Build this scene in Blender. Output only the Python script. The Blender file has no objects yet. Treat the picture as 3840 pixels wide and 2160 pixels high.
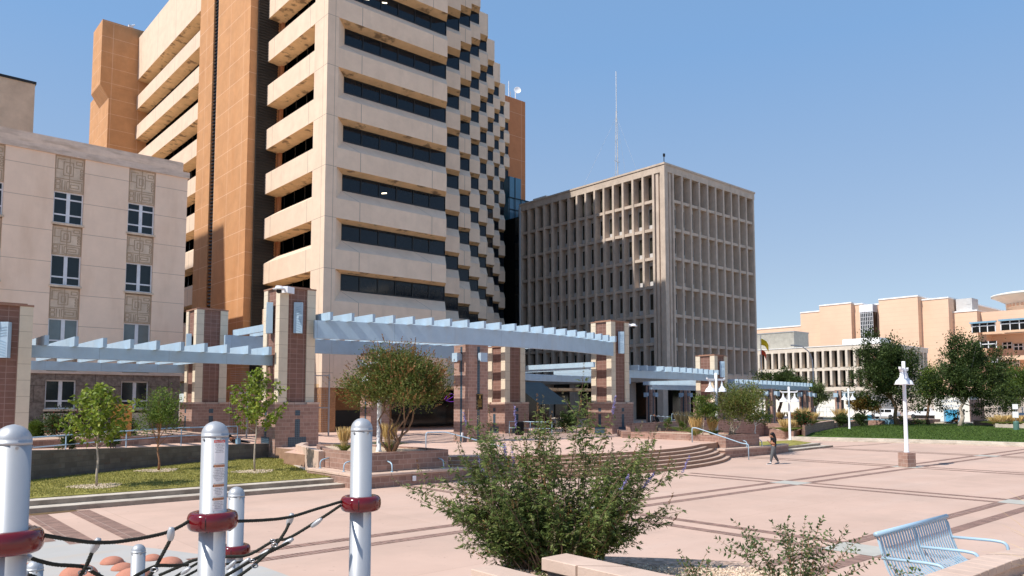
import bpy, bmesh, math, random
import numpy as np
from mathutils import Vector, Matrix
sc = bpy.context.scene
C = sc.collection
R = math.radians
# ------------------------------------------------------------------ camera, world, sun, exposure
CF, CCX, CCY, CH = 2842.0, 1920.0, 1304.0, 3.3
TH = math.atan(204/2842.0); AZ = R(48.8)
cA, sA, ct, st = math.cos(AZ), math.sin(AZ), math.cos(TH), math.sin(TH)
cam = bpy.data.objects.new('camera', bpy.data.cameras.new('camera')); C.objects.link(cam)
cam.data.sensor_width = 36; cam.data.lens = 36*CF/3840
cam.data.shift_y = (CCY-1080)/3840
cam.data.clip_start = 0.1; cam.data.clip_end = 6000
cam.location = (0, 0, CH)
cam.rotation_mode = 'QUATERNION'
cam.rotation_quaternion = Vector((cA*ct, sA*ct, st)).to_track_quat('-Z', 'Y')
sc.camera = cam
SUNDIR = Vector((1, -.15, -1.22)).normalized()
w = bpy.data.worlds.new('World'); sc.world = w; w.use_nodes = True
nt = w.node_tree; bgn = nt.nodes['Background']
sky = nt.nodes.new('ShaderNodeTexSky'); sky.sky_type = 'NISHITA'; sky.sun_disc = False
sky.sun_elevation = math.asin(-SUNDIR.z); sky.sun_rotation = math.atan2(-SUNDIR.x, -SUNDIR.y)
sky.altitude = 1600; sky.air_density = 1.15; sky.dust_density = 0.0; sky.ozone_density = 2.0
tcn = nt.nodes.new('ShaderNodeTexCoord'); sxn = nt.nodes.new('ShaderNodeSeparateXYZ'); nt.links.new(tcn.outputs['Generated'], sxn.inputs[0])
crn = nt.nodes.new('ShaderNodeValToRGB'); nt.links.new(sxn.outputs[2], crn.inputs[0]); ce = crn.color_ramp.elements
ce[0].position = 0; ce[0].color = (.54, .64, .77, 1); ce[1].position = 1; ce[1].color = (.25, .46, .82, 1)
for p_, c_ in ((.16, (.45, .57, .75)), (.42, (.275, .517, .90))): e_ = ce.new(p_); e_.color = (*c_, 1)
vmn = nt.nodes.new('ShaderNodeVectorMath'); vmn.operation = 'SCALE'; vmn.inputs['Scale'].default_value = 3.0; nt.links.new(crn.outputs[0], vmn.inputs[0])
smx = nt.nodes.new('ShaderNodeMix'); smx.data_type = 'RGBA'; smx.inputs[0].default_value = .8
nt.links.new(sky.outputs[0], smx.inputs[6]); nt.links.new(vmn.outputs[0], smx.inputs[7]); nt.links.new(smx.outputs[2], bgn.inputs[0]); bgn.inputs[1].default_value = 0.15
sun = bpy.data.objects.new('sun', bpy.data.lights.new('sun', 'SUN')); C.objects.link(sun)
sun.data.energy = 3.15; sun.data.angle = R(.55); sun.data.color = (1, .95, .88)
sun.rotation_euler = SUNDIR.to_track_quat('-Z', 'Y').to_euler()
sc.view_settings.view_transform = 'Standard'; sc.view_settings.look = 'None'
sc.view_settings.exposure = 0.75; sc.view_settings.gamma = 1
sc.render.engine = 'CYCLES'
# ------------------------------------------------------------------ photo point -> world point (design aid)
def ray(px, py):
    x = (px-CCX)/CF; y = -(py-CCY)/CF; k = ct-y*st
    return x/k, (st+y*ct)/k
def wd(d, r): return (cA*d+sA*r*d, sA*d-cA*r*d)
def at(px, py, z):
    r, e = ray(px, py); d = (z-CH)/e; X, Y = wd(d, r); return Vector((X, Y, z))
def atd(px, py, d):
    r, e = ray(px, py); X, Y = wd(d, r); return Vector((X, Y, CH+e*d))
def onX(px, py, X):
    r, e = ray(px, py); d = X/(cA+sA*r); return d*(sA-cA*r), CH+e*d
def onY(px, py, Y):
    r, e = ray(px, py); d = Y/(sA-cA*r); return d*(cA+sA*r), CH+e*d
# ------------------------------------------------------------------ materials
M = {}
def mat(name, col, rough=.8, spec=.3, metal=0, var=.08, vscale=1.5, bump=0, bscale=20, emit=None, coat=0):
    m = bpy.data.materials.new(name); m.use_nodes = True; n = m.node_tree.nodes; l = m.node_tree.links
    b = n['Principled BSDF']; b.inputs['Roughness'].default_value = rough; b.inputs['Metallic'].default_value = metal
    b.inputs['Specular IOR Level'].default_value = spec
    b.inputs['Coat Weight'].default_value = coat
    g = n.new('ShaderNodeNewGeometry')
    no = n.new('ShaderNodeTexNoise'); no.inputs['Scale'].default_value = vscale; no.inputs['Detail'].default_value = 6
    no.inputs['Roughness'].default_value = .65
    l.new(g.outputs['Position'], no.inputs['Vector'])
    mx = n.new('ShaderNodeMix'); mx.data_type = 'RGBA'
    c = col
    mx.inputs[6].default_value = (c[0]*(1-var*1.6), c[1]*(1-var*1.7), c[2]*(1-var*1.8), 1)
    mx.inputs[7].default_value = (min(1, c[0]*(1+var*1.3)), min(1, c[1]*(1+var*1.3)), min(1, c[2]*(1+var*1.3)), 1)
    mr = n.new('ShaderNodeMapRange'); mr.inputs[1].default_value = .3; mr.inputs[2].default_value = .7
    l.new(no.outputs[0], mr.inputs[0]); l.new(mr.outputs[0], mx.inputs[0])
    l.new(mx.outputs[2], b.inputs['Base Color'])
    if bump:
        nb = n.new('ShaderNodeTexNoise'); nb.inputs['Scale'].default_value = bscale; nb.inputs['Detail'].default_value = 4
        l.new(g.outputs['Position'], nb.inputs['Vector'])
        bp = n.new('ShaderNodeBump'); bp.inputs['Strength'].default_value = bump; bp.inputs['Distance'].default_value = .02
        l.new(nb.outputs[0], bp.inputs['Height']); l.new(bp.outputs[0], b.inputs['Normal'])
    if emit:
        b.inputs['Emission Color'].default_value = (*emit[0], 1); b.inputs['Emission Strength'].default_value = emit[1]
    M[name] = m; return m
def colmix(m, fac_socket, col, blend='MIX'):
    n = m.node_tree.nodes; l = m.node_tree.links; b = n['Principled BSDF']
    src = b.inputs['Base Color'].links[0].from_socket
    mx = n.new('ShaderNodeMix'); mx.data_type = 'RGBA'; mx.blend_type = blend
    l.new(src, mx.inputs[6]); mx.inputs[7].default_value = (*col, 1)
    l.new(fac_socket, mx.inputs[0]); l.new(mx.outputs[2], b.inputs['Base Color']); return mx
def wallcoord(m, flat=False, ox=0, oz=0):
    n = m.node_tree.nodes; l = m.node_tree.links
    g = n.new('ShaderNodeNewGeometry'); s = n.new('ShaderNodeSeparateXYZ'); l.new(g.outputs['Position'], s.inputs[0])
    cb = n.new('ShaderNodeCombineXYZ')
    if flat:
        l.new(s.outputs[0], cb.inputs[0]); l.new(s.outputs[1], cb.inputs[1])
    else:
        a = n.new('ShaderNodeMath'); a.operation = 'ADD'; l.new(s.outputs[0], a.inputs[0]); l.new(s.outputs[1], a.inputs[1])
        a2 = n.new('ShaderNodeMath'); a2.operation = 'ADD'; l.new(a.outputs[0], a2.inputs[0]); a2.inputs[1].default_value = ox
        b2 = n.new('ShaderNodeMath'); b2.operation = 'ADD'; l.new(s.outputs[2], b2.inputs[0]); b2.inputs[1].default_value = oz
        l.new(a2.outputs[0], cb.inputs[0]); l.new(b2.outputs[0], cb.inputs[1])
    return cb.outputs[0]
def joints(m, bw, bh, mort, col, offset=0.0, tone=0.0, flat=False, bump=.3, ox=0, oz=0):
    """grid of masonry joints / panel joints; tone = brick to brick variation"""
    n = m.node_tree.nodes; l = m.node_tree.links; b = n['Principled BSDF']
    v = wallcoord(m, flat, ox, oz)
    t = n.new('ShaderNodeTexBrick'); t.offset = offset; t.inputs['Scale'].default_value = 1
    t.inputs['Brick Width'].default_value = bw; t.inputs['Row Height'].default_value = bh
    t.inputs['Mortar Size'].default_value = mort; t.inputs['Mortar Smooth'].default_value = .2
    t.inputs['Color1'].default_value = (1-tone, 1-tone, 1-tone, 1); t.inputs['Color2'].default_value = (1, 1, 1, 1)
    t.inputs['Mortar'].default_value = (1, 1, 1, 1)
    l.new(v, t.inputs['Vector'])
    if tone:
        src = b.inputs['Base Color'].links[0].from_socket
        mx = n.new('ShaderNodeMix'); mx.data_type = 'RGBA'; mx.blend_type = 'MULTIPLY'; mx.inputs[0].default_value = 1
        l.new(src, mx.inputs[6]); l.new(t.outputs['Color'], mx.inputs[7]); l.new(mx.outputs[2], b.inputs['Base Color'])
    colmix(m, t.outputs['Fac'], col)
    if bump:
        bp = n.new('ShaderNodeBump'); bp.inputs['Strength'].default_value = bump; bp.inputs['Distance'].default_value = .01
        bp.invert = True; l.new(t.outputs['Fac'], bp.inputs['Height'])
        if b.inputs['Normal'].links: l.new(b.inputs['Normal'].links[0].from_socket, bp.inputs['Normal'])
        l.new(bp.outputs[0], b.inputs['Normal'])
    return t
def stains(m, col, scale=(.6, .6, .15), lo=.55, hi=.75, amt=.7, detail=8):
    n = m.node_tree.nodes; l = m.node_tree.links
    g = n.new('ShaderNodeNewGeometry'); mp = n.new('ShaderNodeMapping'); mp.inputs['Scale'].default_value = scale
    l.new(g.outputs['Position'], mp.inputs[0])
    no = n.new('ShaderNodeTexNoise'); no.inputs['Scale'].default_value = 1; no.inputs['Detail'].default_value = detail
    no.inputs['Roughness'].default_value = .6
    l.new(mp.outputs[0], no.inputs['Vector'])
    mr = n.new('ShaderNodeMapRange'); mr.inputs[1].default_value = lo; mr.inputs[2].default_value = hi; mr.inputs[4].default_value = amt
    l.new(no.outputs[0], mr.inputs[0]); colmix(m, mr.outputs[0], col)
TAN = (.76, .595, .455)
mat('tower_concrete', TAN, .9, .2, var=.05, vscale=.8, bump=.15, bscale=30); joints(M['tower_concrete'], 3.0, 4.21, .018, (.3, .24, .19), bump=.2, oz=-14.06+42.1)
stains(M['tower_concrete'], (.42, .33, .25), (.9, .9, .12), .55, .8, .35)
mat('spandrel_concrete', TAN, .9, .2, var=.05, vscale=.9, bump=.15, bscale=30); joints(M['spandrel_concrete'], 7.3, 60, .03, (.32, .27, .23), bump=.2, ox=1.1, oz=30)
stains(M['spandrel_concrete'], (.45, .36, .28), (1.2, 1.2, .2), .55, .8, .3)
mat('soffit_concrete', (.72, .49, .27), .9, .2, var=.1, vscale=.7)  # yellower than the walls: warm bounced light put into the base colour
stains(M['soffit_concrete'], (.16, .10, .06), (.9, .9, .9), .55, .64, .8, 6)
mat('orange_panel', (.56, .29, .135), .8, .3, var=.07, vscale=.7); joints(M['orange_panel'], 3.4, 2.105, .022, (.75, .5, .35), bump=.2, oz=42)
stains(M['orange_panel'], (.50, .22, .08), (.8, .8, .12), .5, .8, .5)
mat('rust_panel', (.46, .19, .085), .8, .3, var=.06, vscale=.7); joints(M['rust_panel'], 3.4, 4.2, .03, (.6, .36, .24), bump=.2)
mat('tower_glass', (.006, .011, .018), .06, .38, var=.05)
mat('soffit_reflection_glass', (.055, .043, .034), .16, .5, var=.3, vscale=.8); mat('glass_teal', (.05, .16, .24), .05, .9, var=.05)  # west window glass: brownish soffit reflection painted into the colour
mat('mullion_dark', (.012, .014, .016), .4, .4)
mat('louvre_dark', (.03, .027, .025), .6, .3)
mat('grid_concrete', (.58, .475, .39), .9, .2, var=.08, vscale=1.2, bump=.2, bscale=30)
stains(M['grid_concrete'], (.30, .25, .2), (.8, .8, .2), .5, .8, .5)
mat('grid_panel', (.56, .55, .54), .8, .2, var=.05)
mat('grid_glass', (.035, .035, .028), .15, .5, var=.2)
mat('dark_glass', (.01, .011, .011), .08, .5)
mat('pink_stucco', (.88, .66, .50), .9, .15, var=.05, vscale=.5, bump=.1, bscale=15)
joints(M['pink_stucco'], 40, 2.12, .02, (.5, .36, .27), bump=.2, oz=0.05)
stains(M['pink_stucco'], (.66, .43, .28), (.5, .5, .12), .5, .75, .6)
mat('carved_stone', (.66, .52, .39), .9, .15, var=.12, vscale=1.2)
stains(M['carved_stone'], (.33, .24, .16), (1.5, 1.5, .5), .52, .75, .5)
mat('groove', (.44, .32, .22), .9)
mat('cornice_stone', (.68, .54, .44), .9, .15, var=.08); stains(M['cornice_stone'], (.42, .31, .23), (.5, .5, 3), .5, .65, .6)
mat('dark_stone', (.23, .185, .155), .9, .2, var=.3, vscale=4, bump=.3, bscale=12); joints(M['dark_stone'], 2.4, 1.1, .02, (.09, .07, .06), offset=.5, bump=.2)
mat('white_frame', (.72, .72, .74), .5, .4)
mat('old_glass', (.02, .03, .035), .08, .35)
mat('curtain_glass', (.13, .17, .18), .15, .7)
mat('beige_stucco', (.62, .52, .41), .9, var=.1, vscale=.6)
mat('brick_panel', (.25, .135, .105), .85, .2, var=.08, vscale=3, bump=.2, bscale=40); joints(M['brick_panel'], .385, .27, .014, (.33, .22, .18), tone=.16, bump=.3)
mat('brick_light', (.38, .235, .185), .85, .2, var=.08, vscale=3, bump=.2, bscale=40); joints(M['brick_light'], .40, .20, .012, (.44, .32, .27), offset=.5, tone=.22, bump=.3)
stains(M['brick_light'], (.45, .36, .31), (.7, .7, 1.2), .58, .72, .45)
mat('brick_wall', (.37, .225, .175), .85, .2, var=.1, vscale=3, bump=.2, bscale=40); joints(M['brick_wall'], .40, .20, .012, (.42, .30, .25), offset=.5, tone=.28, bump=.3)
stains(M['brick_wall'], (.42, .34, .29), (.7, .7, 1.6), .58, .72, .45)
mat('grey_block', (.20, .165, .14), .9, .15, var=.15, vscale=1.6, bump=.3, bscale=20); joints(M['grey_block'], .80, .22, .012, (.13, .11, .10), offset=.5, tone=.3, bump=.3)
stains(M['grey_block'], (.17, .08, .06), (1.2, 1.2, 3), .6, .68, .5)
mat('cream_cast', (.70, .60, .46), .8, .2, var=.04, vscale=2); joints(M['cream_cast'], 50, .71, .012, (.45, .36, .26), bump=.2, ox=25)
mat('cap_brown', (.34, .19, .13), .8)
mat('bench_stone', (.60, .44, .35), .85, .2, var=.08, vscale=2, bump=.2, bscale=30); joints(M['bench_stone'], 1.4, 40, .015, (.3, .2, .15), ox=.4, oz=20)
mat('ledge_concrete', (.56, .49, .41), .9, .2, var=.14, vscale=1.3, bump=.2, bscale=20)
stains(M['ledge_concrete'], (.30, .24, .18), (1.2, 1.2, 3.0), .5, .7, .55)
mat('blue_tile', (.02, .045, .07), .3, .5); joints(M['blue_tile'], .1, .1, .008, (.1, .16, .2), bump=.1)
mat('pergola_blue', (.39, .52, .63), .45, .4, var=.05, vscale=1.5); stains(M['pergola_blue'], (.44, .48, .50), (1.5, 1.5, .1), .55, .75, .45); joints(M['pergola_blue'], 3.1, 90, .006, (.18, .25, .32), bump=0, ox=1.3, oz=20)
mat('rail_blue', (.38, .53, .64), .35, .5, var=.03)
mat('lamp_white', (.82, .82, .84), .35, .5, var=.02)
mat('brown_brick', (.44, .235, .12), .85, .2, var=.1, vscale=3); joints(M['brown_brick'], .22, .075, .008, (.25, .14, .08), offset=.5, tone=.2)
mat('galvanised', (.42, .44, .47), .38, .5, metal=.75, var=.05)
mat('silver_paint', (.44, .45, .465), .48, .4, metal=.4, var=.04, vscale=3)
mat('red_plastic', (.13, .004, .007), .14, .4, coat=.5, var=.03)
mat('rope_dark', (.035, .036, .03), .9, .2)
mat('sticker', (.78, .78, .78), .5); mat('sticker_text', (.06, .06, .06), .6); mat('sticker_red', (.55, .06, .04), .5); mat('sticker_orange', (.60, .28, .15), .5)
mat('rubber_dome', (.50, .22, .15), .9, .1, var=.06, vscale=8, bump=.3, bscale=60)
mat('gravel', (.62, .47, .34), .9, .2, var=.3, vscale=25, bump=1, bscale=45)
mat('pebble', (.66, .53, .40), .85, .2, var=.3, vscale=9)
mat('mulch', (.50, .36, .28), .9, .2, var=.35, vscale=14, bump=1, bscale=25)
mat('bark_pale', (.48, .40, .33), .9, .2, var=.15, vscale=12); mat('bark_brown', (.22, .14, .09), .9, .2, var=.25, vscale=10); mat('bark_dark', (.07, .05, .04), .9, .2, var=.25, vscale=8)
mat('bark_red', (.36, .18, .10), .9, var=.2, vscale=10)
mat('asphalt', (.20, .185, .175), .9, .2, var=.12, vscale=2)
mat('ground', (.50, .42, .35), .95, .1, var=.15, vscale=.3)
mat('black_cloth', (.012, .012, .013), .9); mat('grey_cloth', (.11, .115, .12), .9, var=.1, vscale=8); mat('skin_tone', (.42, .20, .12), .6, var=.03); mat('hair_black', (.008, .007, .007), .4)
mat('white_shoe', (.7, .7, .7), .6); mat('car_white', (.80, .80, .80), .15, .6, coat=.6, var=.01); mat('car_dark', (.03, .035, .05), .15, .6, coat=.6); mat('tyre', (.015, .015, .015), .9); mat('steel', (.35, .35, .36), .3, .5, metal=.8)
mat('tail_red', (.35, .02, .02), .3)
mat('fin_concrete', (.70, .61, .51), .9, var=.06); mat('white_wall', (.82, .79, .72), .9, var=.04, vscale=.4); mat('coping_white', (.85, .84, .82), .7)
mat('peach_stucco', (.76, .52, .37), .9, .15, var=.04, vscale=.2); joints(M['peach_stucco'], 400, 1.0, .035, (.70, .46, .32), bump=0)
mat('roof_grey', (.35, .36, .36), .7); mat('grey_concrete', (.40, .38, .33), .9, var=.12)
mat('door_blue', (.08, .36, .58), .4, .4); mat('letter_blue', (.35, .45, .60), .6)
mat('flag_yellow', (.80, .55, .02), .7); mat('flag_red', (.65, .08, .03), .7)
mat('mast', (.55, .55, .56), .5, metal=.3); mat('plaque', (.03, .022, .012), .4, metal=.4); mat('brass', (.5, .33, .1), .35, metal=.8)
mat('black_plastic', (.015, .015, .017), .4); mat('utility_blue', (.20, .36, .48), .6); mat('bin_green', (.10, .20, .17), .5); mat('tan_board', (.66, .30, .08), .8, var=.2, vscale=6)
mat('neon_purple', (.3, .05, .6), .5, emit=((.45, .08, 1), .35)); mat('lit_lamp', (.9, .85, .7), .5, emit=((1, .85, .6), 2.2)); mat('awning', (.10, .12, .12), .7)
mat('pot_red', (.7, .12, .08), .6); mat('stucco_garage', (.5, .42, .36), .9)
def leafmat(name, col, var=.35, trans=.35, hue=None, rough=.55):
    m = bpy.data.materials.new(name); m.use_nodes = True; n = m.node_tree.nodes; l = m.node_tree.links
    b = n['Principled BSDF']; b.inputs['Roughness'].default_value = rough; b.inputs['Specular IOR Level'].default_value = .3
    g = n.new('ShaderNodeNewGeometry'); cr = n.new('ShaderNodeValToRGB'); l.new(g.outputs['Random Per Island'], cr.inputs[0])
    c = col; h = hue or (c[0]*1.7, c[1]*1.35, c[2]*.9)
    e = cr.color_ramp.elements
    e[0].color = (c[0]*(1-var), c[1]*(1-var), c[2]*(1-var), 1); e[1].color = (*h, 1)
    x = e.new(.55); x.color = (*c, 1)
    l.new(cr.outputs[0], b.inputs['Base Color'])
    tr = n.new('ShaderNodeBsdfTranslucent'); l.new(cr.outputs[0], tr.inputs[0])
    ms = n.new('ShaderNodeMixShader'); ms.inputs[0].default_value = trans
    l.new(b.outputs[0], ms.inputs[1]); l.new(tr.outputs[0], ms.inputs[2]); l.new(ms.outputs[0], n['Material Output'].inputs[0])
    M[name] = m; return m
leafmat('leaf_lime', (.21, .29, .035), hue=(.38, .42, .07)); leafmat('leaf_mid', (.095, .155, .03)); leafmat('leaf_dark', (.052, .085, .022), hue=(.11, .155, .04))
leafmat('leaf_bush', (.125, .175, .045), hue=(.27, .30, .09)); leafmat('leaf_fresh', (.13, .20, .035), hue=(.24, .30, .06)); leafmat('leaf_grey', (.12, .17, .065), hue=(.21, .27, .10)); leafmat('leaf_olive', (.125, .165, .035), hue=(.25, .25, .07))
leafmat('seed_rust', (.28, .14, .05), hue=(.40, .22, .09)); leafmat('seed_tan', (.20, .17, .09), hue=(.3, .25, .15)); leafmat('flower_purple', (.30, .26, .52), hue=(.46, .41, .68)); leafmat('grass_gold', (.66, .46, .18), hue=(.85, .66, .34), trans=.2); leafmat('blade_green', (.13, .18, .04)); leafmat('blade_lawn', (.29, .285, .07), hue=(.44, .38, .13)); leafmat('blade_lawn_deep', (.07, .125, .025), hue=(.13, .19, .04)); leafmat('hedge', (.10, .16, .02), hue=(.16, .22, .03)); leafmat('flower_red', (.45, .04, .05)); leafmat('flower_orange', (.6, .25, .08)); leafmat('leaf_purple', (.05, .035, .03))
leafmat('leaf_autumn', (.22, .13, .03), hue=(.30, .22, .05))
# lawns / paving
mat('lawn_near', (.30, .27, .08), .95, .05, var=.35, vscale=2.2, bump=.8, bscale=60)
mat('lawn_far', (.075, .12, .024), .95, .05, var=.3, vscale=1.2, bump=.6, bscale=30)
mat('plaza_paving', (.60, .415, .325), .85, .25, var=.05, vscale=.35, bump=.06, bscale=25)
joints(M['plaza_paving'], 6.1, 4.1, .006, (.40, .27, .20), flat=True, bump=.1, tone=.07)
stains(M['plaza_paving'], (.44, .32, .255), (.3, .3, .3), .48, .78, .7, 12); stains(M['plaza_paving'], (.60, .45, .37), (.08, .5, .3), .5, .7, .4)
stains(M['plaza_paving'], (.30, .21, .17), (5, 5, 5), .66, .72, .35, 2)
mat('terrace_paving', (.62, .42, .33), .85, .25, var=.07, vscale=.5, bump=.06, bscale=25); joints(M['terrace_paving'], 3.0, 3.0, .007, (.4, .26, .2), flat=True, bump=.1)
mat('play_surface', (.45, .43, .40), .85, .25, var=.05, vscale=.5, bump=.05, bscale=25); stains(M['play_surface'], (.52, .41, .31), (.25, .9, .3), .5, .7, .6)
mat('band_brick', (.31, .18, .14), .85, .25, var=.15, vscale=3, bump=.2, bscale=30)
joints(M['band_brick'], .11, .6, .009, (.40, .30, .25), flat=True, tone=.4, bump=.2)
mat('band_brick_y', (.31, .18, .14), .85, .25, var=.15, vscale=3, bump=.2, bscale=30)
joints(M['band_brick_y'], .6, .11, .009, (.40, .30, .25), flat=True, tone=.4, bump=.2)
mat('inlay_grey', (.46, .44, .385), .85, var=.06)
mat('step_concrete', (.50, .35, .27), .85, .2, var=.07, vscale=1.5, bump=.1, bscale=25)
mat('riser_painted_shade', (.34, .21, .145), .9, .1, var=.12, vscale=2); stains(M['riser_painted_shade'], (.24, .15, .10), (1.5, 1.5, 4), .5, .7, .6)  # shade on the step fronts put into a darker brown; noise adds stains
mat('kerb_riser_painted_shade', (.33, .27, .215), .9, .1, var=.15, vscale=2); stains(M['kerb_riser_painted_shade'], (.16, .12, .09), (1.5, 1.5, 4), .5, .7, .7)  # kerb fronts carry their shade in this darker colour, with dirt stains over it
mat('damp_patch', (.20, .12, .05), .3, .5)
# ------------------------------------------------------------------ object helpers
def tag(o, label=None, cat=None, group=None, kind=None):
    if label: o['label'] = label
    if cat: o['category'] = cat
    if group: o['group'] = group
    if kind: o['kind'] = kind
    return o
def thing(name, label, cat, loc=(0, 0, 0), rz=0, group=None):
    o = bpy.data.objects.new(name, None); C.objects.link(o); o.location = loc; o.rotation_euler = (0, 0, rz)
    o.empty_display_size = .2
    return tag(o, label, cat, group)
class MB:
    def __init__(s): s.v = []; s.f = []; s.m = []; s.mi = 0
    def add(s, vs, fs):
        b = len(s.v); s.v += [tuple(v) for v in vs]; s.f += [tuple(i+b for i in f) for f in fs]; s.m += [s.mi]*len(fs); return s
    def box(s, x0, x1, y0, y1, z0, z1):
        if x0 > x1: x0, x1 = x1, x0
        if y0 > y1: y0, y1 = y1, y0
        return s.add([(x0, y0, z0), (x1, y0, z0), (x1, y1, z0), (x0, y1, z0), (x0, y0, z1), (x1, y0, z1), (x1, y1, z1), (x0, y1, z1)],
                     [(0, 3, 2, 1), (4, 5, 6, 7), (0, 1, 5, 4), (1, 2, 6, 5), (2, 3, 7, 6), (3, 0, 4, 7)])
    def prism(s, pts, z0, z1):
        n = len(pts); zz0 = z0 if hasattr(z0, '__len__') else [z0]*n; zz1 = z1 if hasattr(z1, '__len__') else [z1]*n
        a = sum(pts[i][0]*pts[(i+1) % n][1]-pts[(i+1) % n][0]*pts[i][1] for i in range(n))
        idx = list(range(n)) if a > 0 else list(range(n))[::-1]
        P = [pts[i] for i in idx]; a0 = [zz0[i] for i in idx]; a1 = [zz1[i] for i in idx]
        vs = [(p[0], p[1], z) for p, z in zip(P, a0)]+[(p[0], p[1], z) for p, z in zip(P, a1)]
        return s.add(vs, [tuple(range(n))[::-1], tuple(range(n, 2*n))]+[(i, (i+1) % n, n+(i+1) % n, n+i) for i in range(n)])
    def sheet(s, pts):
        return s.add(pts, [tuple(range(len(pts)))])
    def tube(s, pts, r, n=8, cap=True):
        pts = [Vector(p) for p in pts]; k = len(pts); rr = r if hasattr(r, '__len__') else [r]*k
        vs = []; up = None
        for i, p in enumerate(pts):
            t = (pts[min(i+1, k-1)]-pts[max(i-1, 0)]); t = t.normalized() if t.length > 1e-9 else Vector((0, 0, 1))
            if up is None: up = t.orthogonal().normalized()
            else:
                up = (up-t*up.dot(t)); up = up.normalized() if up.length > 1e-6 else t.orthogonal().normalized()
            q = t.cross(up)
            for j in range(n):
                a = 2*math.pi*j/n; vs.append(p+(up*math.cos(a)+q*math.sin(a))*rr[i])
        fs = [(i*n+j, i*n+(j+1) % n, (i+1)*n+(j+1) % n, (i+1)*n+j) for i in range(k-1) for j in range(n)]
        if cap: fs += [tuple(range(n))[::-1], tuple(range((k-1)*n, k*n))]
        return s.add(vs, fs)
    def lathe(s, prof, c=(0, 0, 0), n=24):
        vs = []
        for (r, z) in prof:
            for j in range(n):
                a = 2*math.pi*j/n; vs.append((c[0]+r*math.cos(a), c[1]+r*math.sin(a), c[2]+z))
        k = len(prof)
        fs = [(i*n+j, i*n+(j+1) % n, (i+1)*n+(j+1) % n, (i+1)*n+j) for i in range(k-1) for j in range(n)]
        fs += [tuple(range(n))[::-1], tuple(range((k-1)*n, k*n))]
        return s.add(vs, fs)
    def build(s, name, m, parent=None, smooth=False, bevel=0):
        me = bpy.data.meshes.new(name); me.from_pydata(s.v, [], s.f)
        for q in (m if isinstance(m, list) else [m]): me.materials.append(M[q])
        if isinstance(m, list): me.polygons.foreach_set('material_index', s.m)
        if smooth: me.polygons.foreach_set('use_smooth', [True]*len(me.polygons))
        me.update()
        o = bpy.data.objects.new(name, me); C.objects.link(o)
        if bevel:
            b = o.modifiers.new('b', 'BEVEL'); b.width = bevel; b.segments = 1; b.limit_method = 'ANGLE'
        if parent: o.parent = parent
        return o
def smooth_angle(o, deg=35):
    me = o.data; me.polygons.foreach_set('use_smooth', [True]*len(me.polygons))
    try: me.set_sharp_from_angle(angle=R(deg))
    except Exception: pass
    return o
def struct(name, mb, m, **k):
    o = mb.build(name, m, **k); o['kind'] = 'structure'; return o
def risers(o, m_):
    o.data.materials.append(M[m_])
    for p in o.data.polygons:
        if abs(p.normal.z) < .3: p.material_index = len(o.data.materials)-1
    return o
def copy_tree(o, parent=None):
    c = o.copy(); C.objects.link(c)
    if parent: c.parent = parent
    for ch in list(o.children): copy_tree(ch, c)
    return c
# ================================================================== GROUND AND TERRACES
struct('ground', MB().sheet([(-3000, -3000, -.03), (3000, -3000, -.03), (3000, 3000, -.03), (-3000, 3000, -.03)]), 'ground')
struct('plaza', MB().sheet([(-25, -25, 0), (112, -25, 0), (112, 62, 0), (-25, 62, 0)]), 'plaza_paving')
struct('play_surface', MB().sheet([(-8, 26.4, .004), (3.2, 25.2, .004), (3.9, 21.4, .004), (4.5, 20.3, .004), (5.4, 18.4, .004), (6.0, 16.9, .004), (6.45, 14.95, .004), (6.5, 13.4, .004), (6.2, 9, .004), (5, 2, .004), (-8, 2, .004)]), 'play_surface')
XL = [4.9, 17.3, 29.3, 41.0, 53.0, 65.0]; YL = [16.1, 7.9, -1.5]
bx_ = MB(); by_ = MB(); pl_ = MB()
for y in YL:
    for o_ in (-.48, .48):
        for i in range(len(XL)-1):
            bx_.add([(XL[i]+.62, y+o_-.17, .006), (XL[i+1]-.62, y+o_-.17, .006), (XL[i+1]-.62, y+o_+.17, .006), (XL[i]+.62, y+o_+.17, .006)], [(0, 1, 2, 3)])
        bx_.add([(6.6, y+o_-.17, .006) if y > 10 else (-6, y+o_-.17, .006), (XL[0]-.62, y+o_-.17, .006), (XL[0]-.62, y+o_+.17, .006), (6.6, y+o_+.17, .006) if y > 10 else (-6, y+o_+.17, .006)], [(0, 1, 2, 3)]) if y < 10 else None
struct('brick_bands_across', bx_, 'band_brick')
YT = {0: 26.3, 1: 25.4, 2: 21.4, 3: 25.4, 4: 27, 5: 17}
for i, x in enumerate(XL):
    ys = [-10, -1.5, 7.9, 16.1, YT[i]]
    if i == 0: ys = [20.2, YT[0]]
    for o_ in (-.48, .48):
        for j in range(len(ys)-1):
            a = ys[j]+(.62 if ys[j] in YL else 0); b = ys[j+1]-(.62 if ys[j+1] in YL else 0)
            hw = .17 if i else .28
            by_.add([(x+o_*(1.2 if i == 0 else 1)-hw, a, .0065), (x+o_*(1.2 if i == 0 else 1)+hw, a, .0065), (x+o_*(1.2 if i == 0 else 1)+hw, b, .0065), (x+o_*(1.2 if i == 0 else 1)-hw, b, .0065)], [(0, 1, 2, 3)])
    for y in YL:
        if i: pl_.add([(x-.6, y-.6, .0075), (x+.6, y-.6, .0075), (x+.6, y+.6, .0075), (x-.6, y+.6, .0075)], [(0, 1, 2, 3)])
for x in (3.6,):
    by_.add([(x-.3, 20.9, .0065), (x+.3, 20.9, .0065), (x+.3, 26.3, .0065), (x-.3, 26.3, .0065)], [(0, 1, 2, 3)])
by_.add([(53.5, 26.6, .0065), (53.5, 26.95, .0065), (63, 26.2, .0065), (63, 25.9, .0065)], [(0, 3, 2, 1)])
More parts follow.
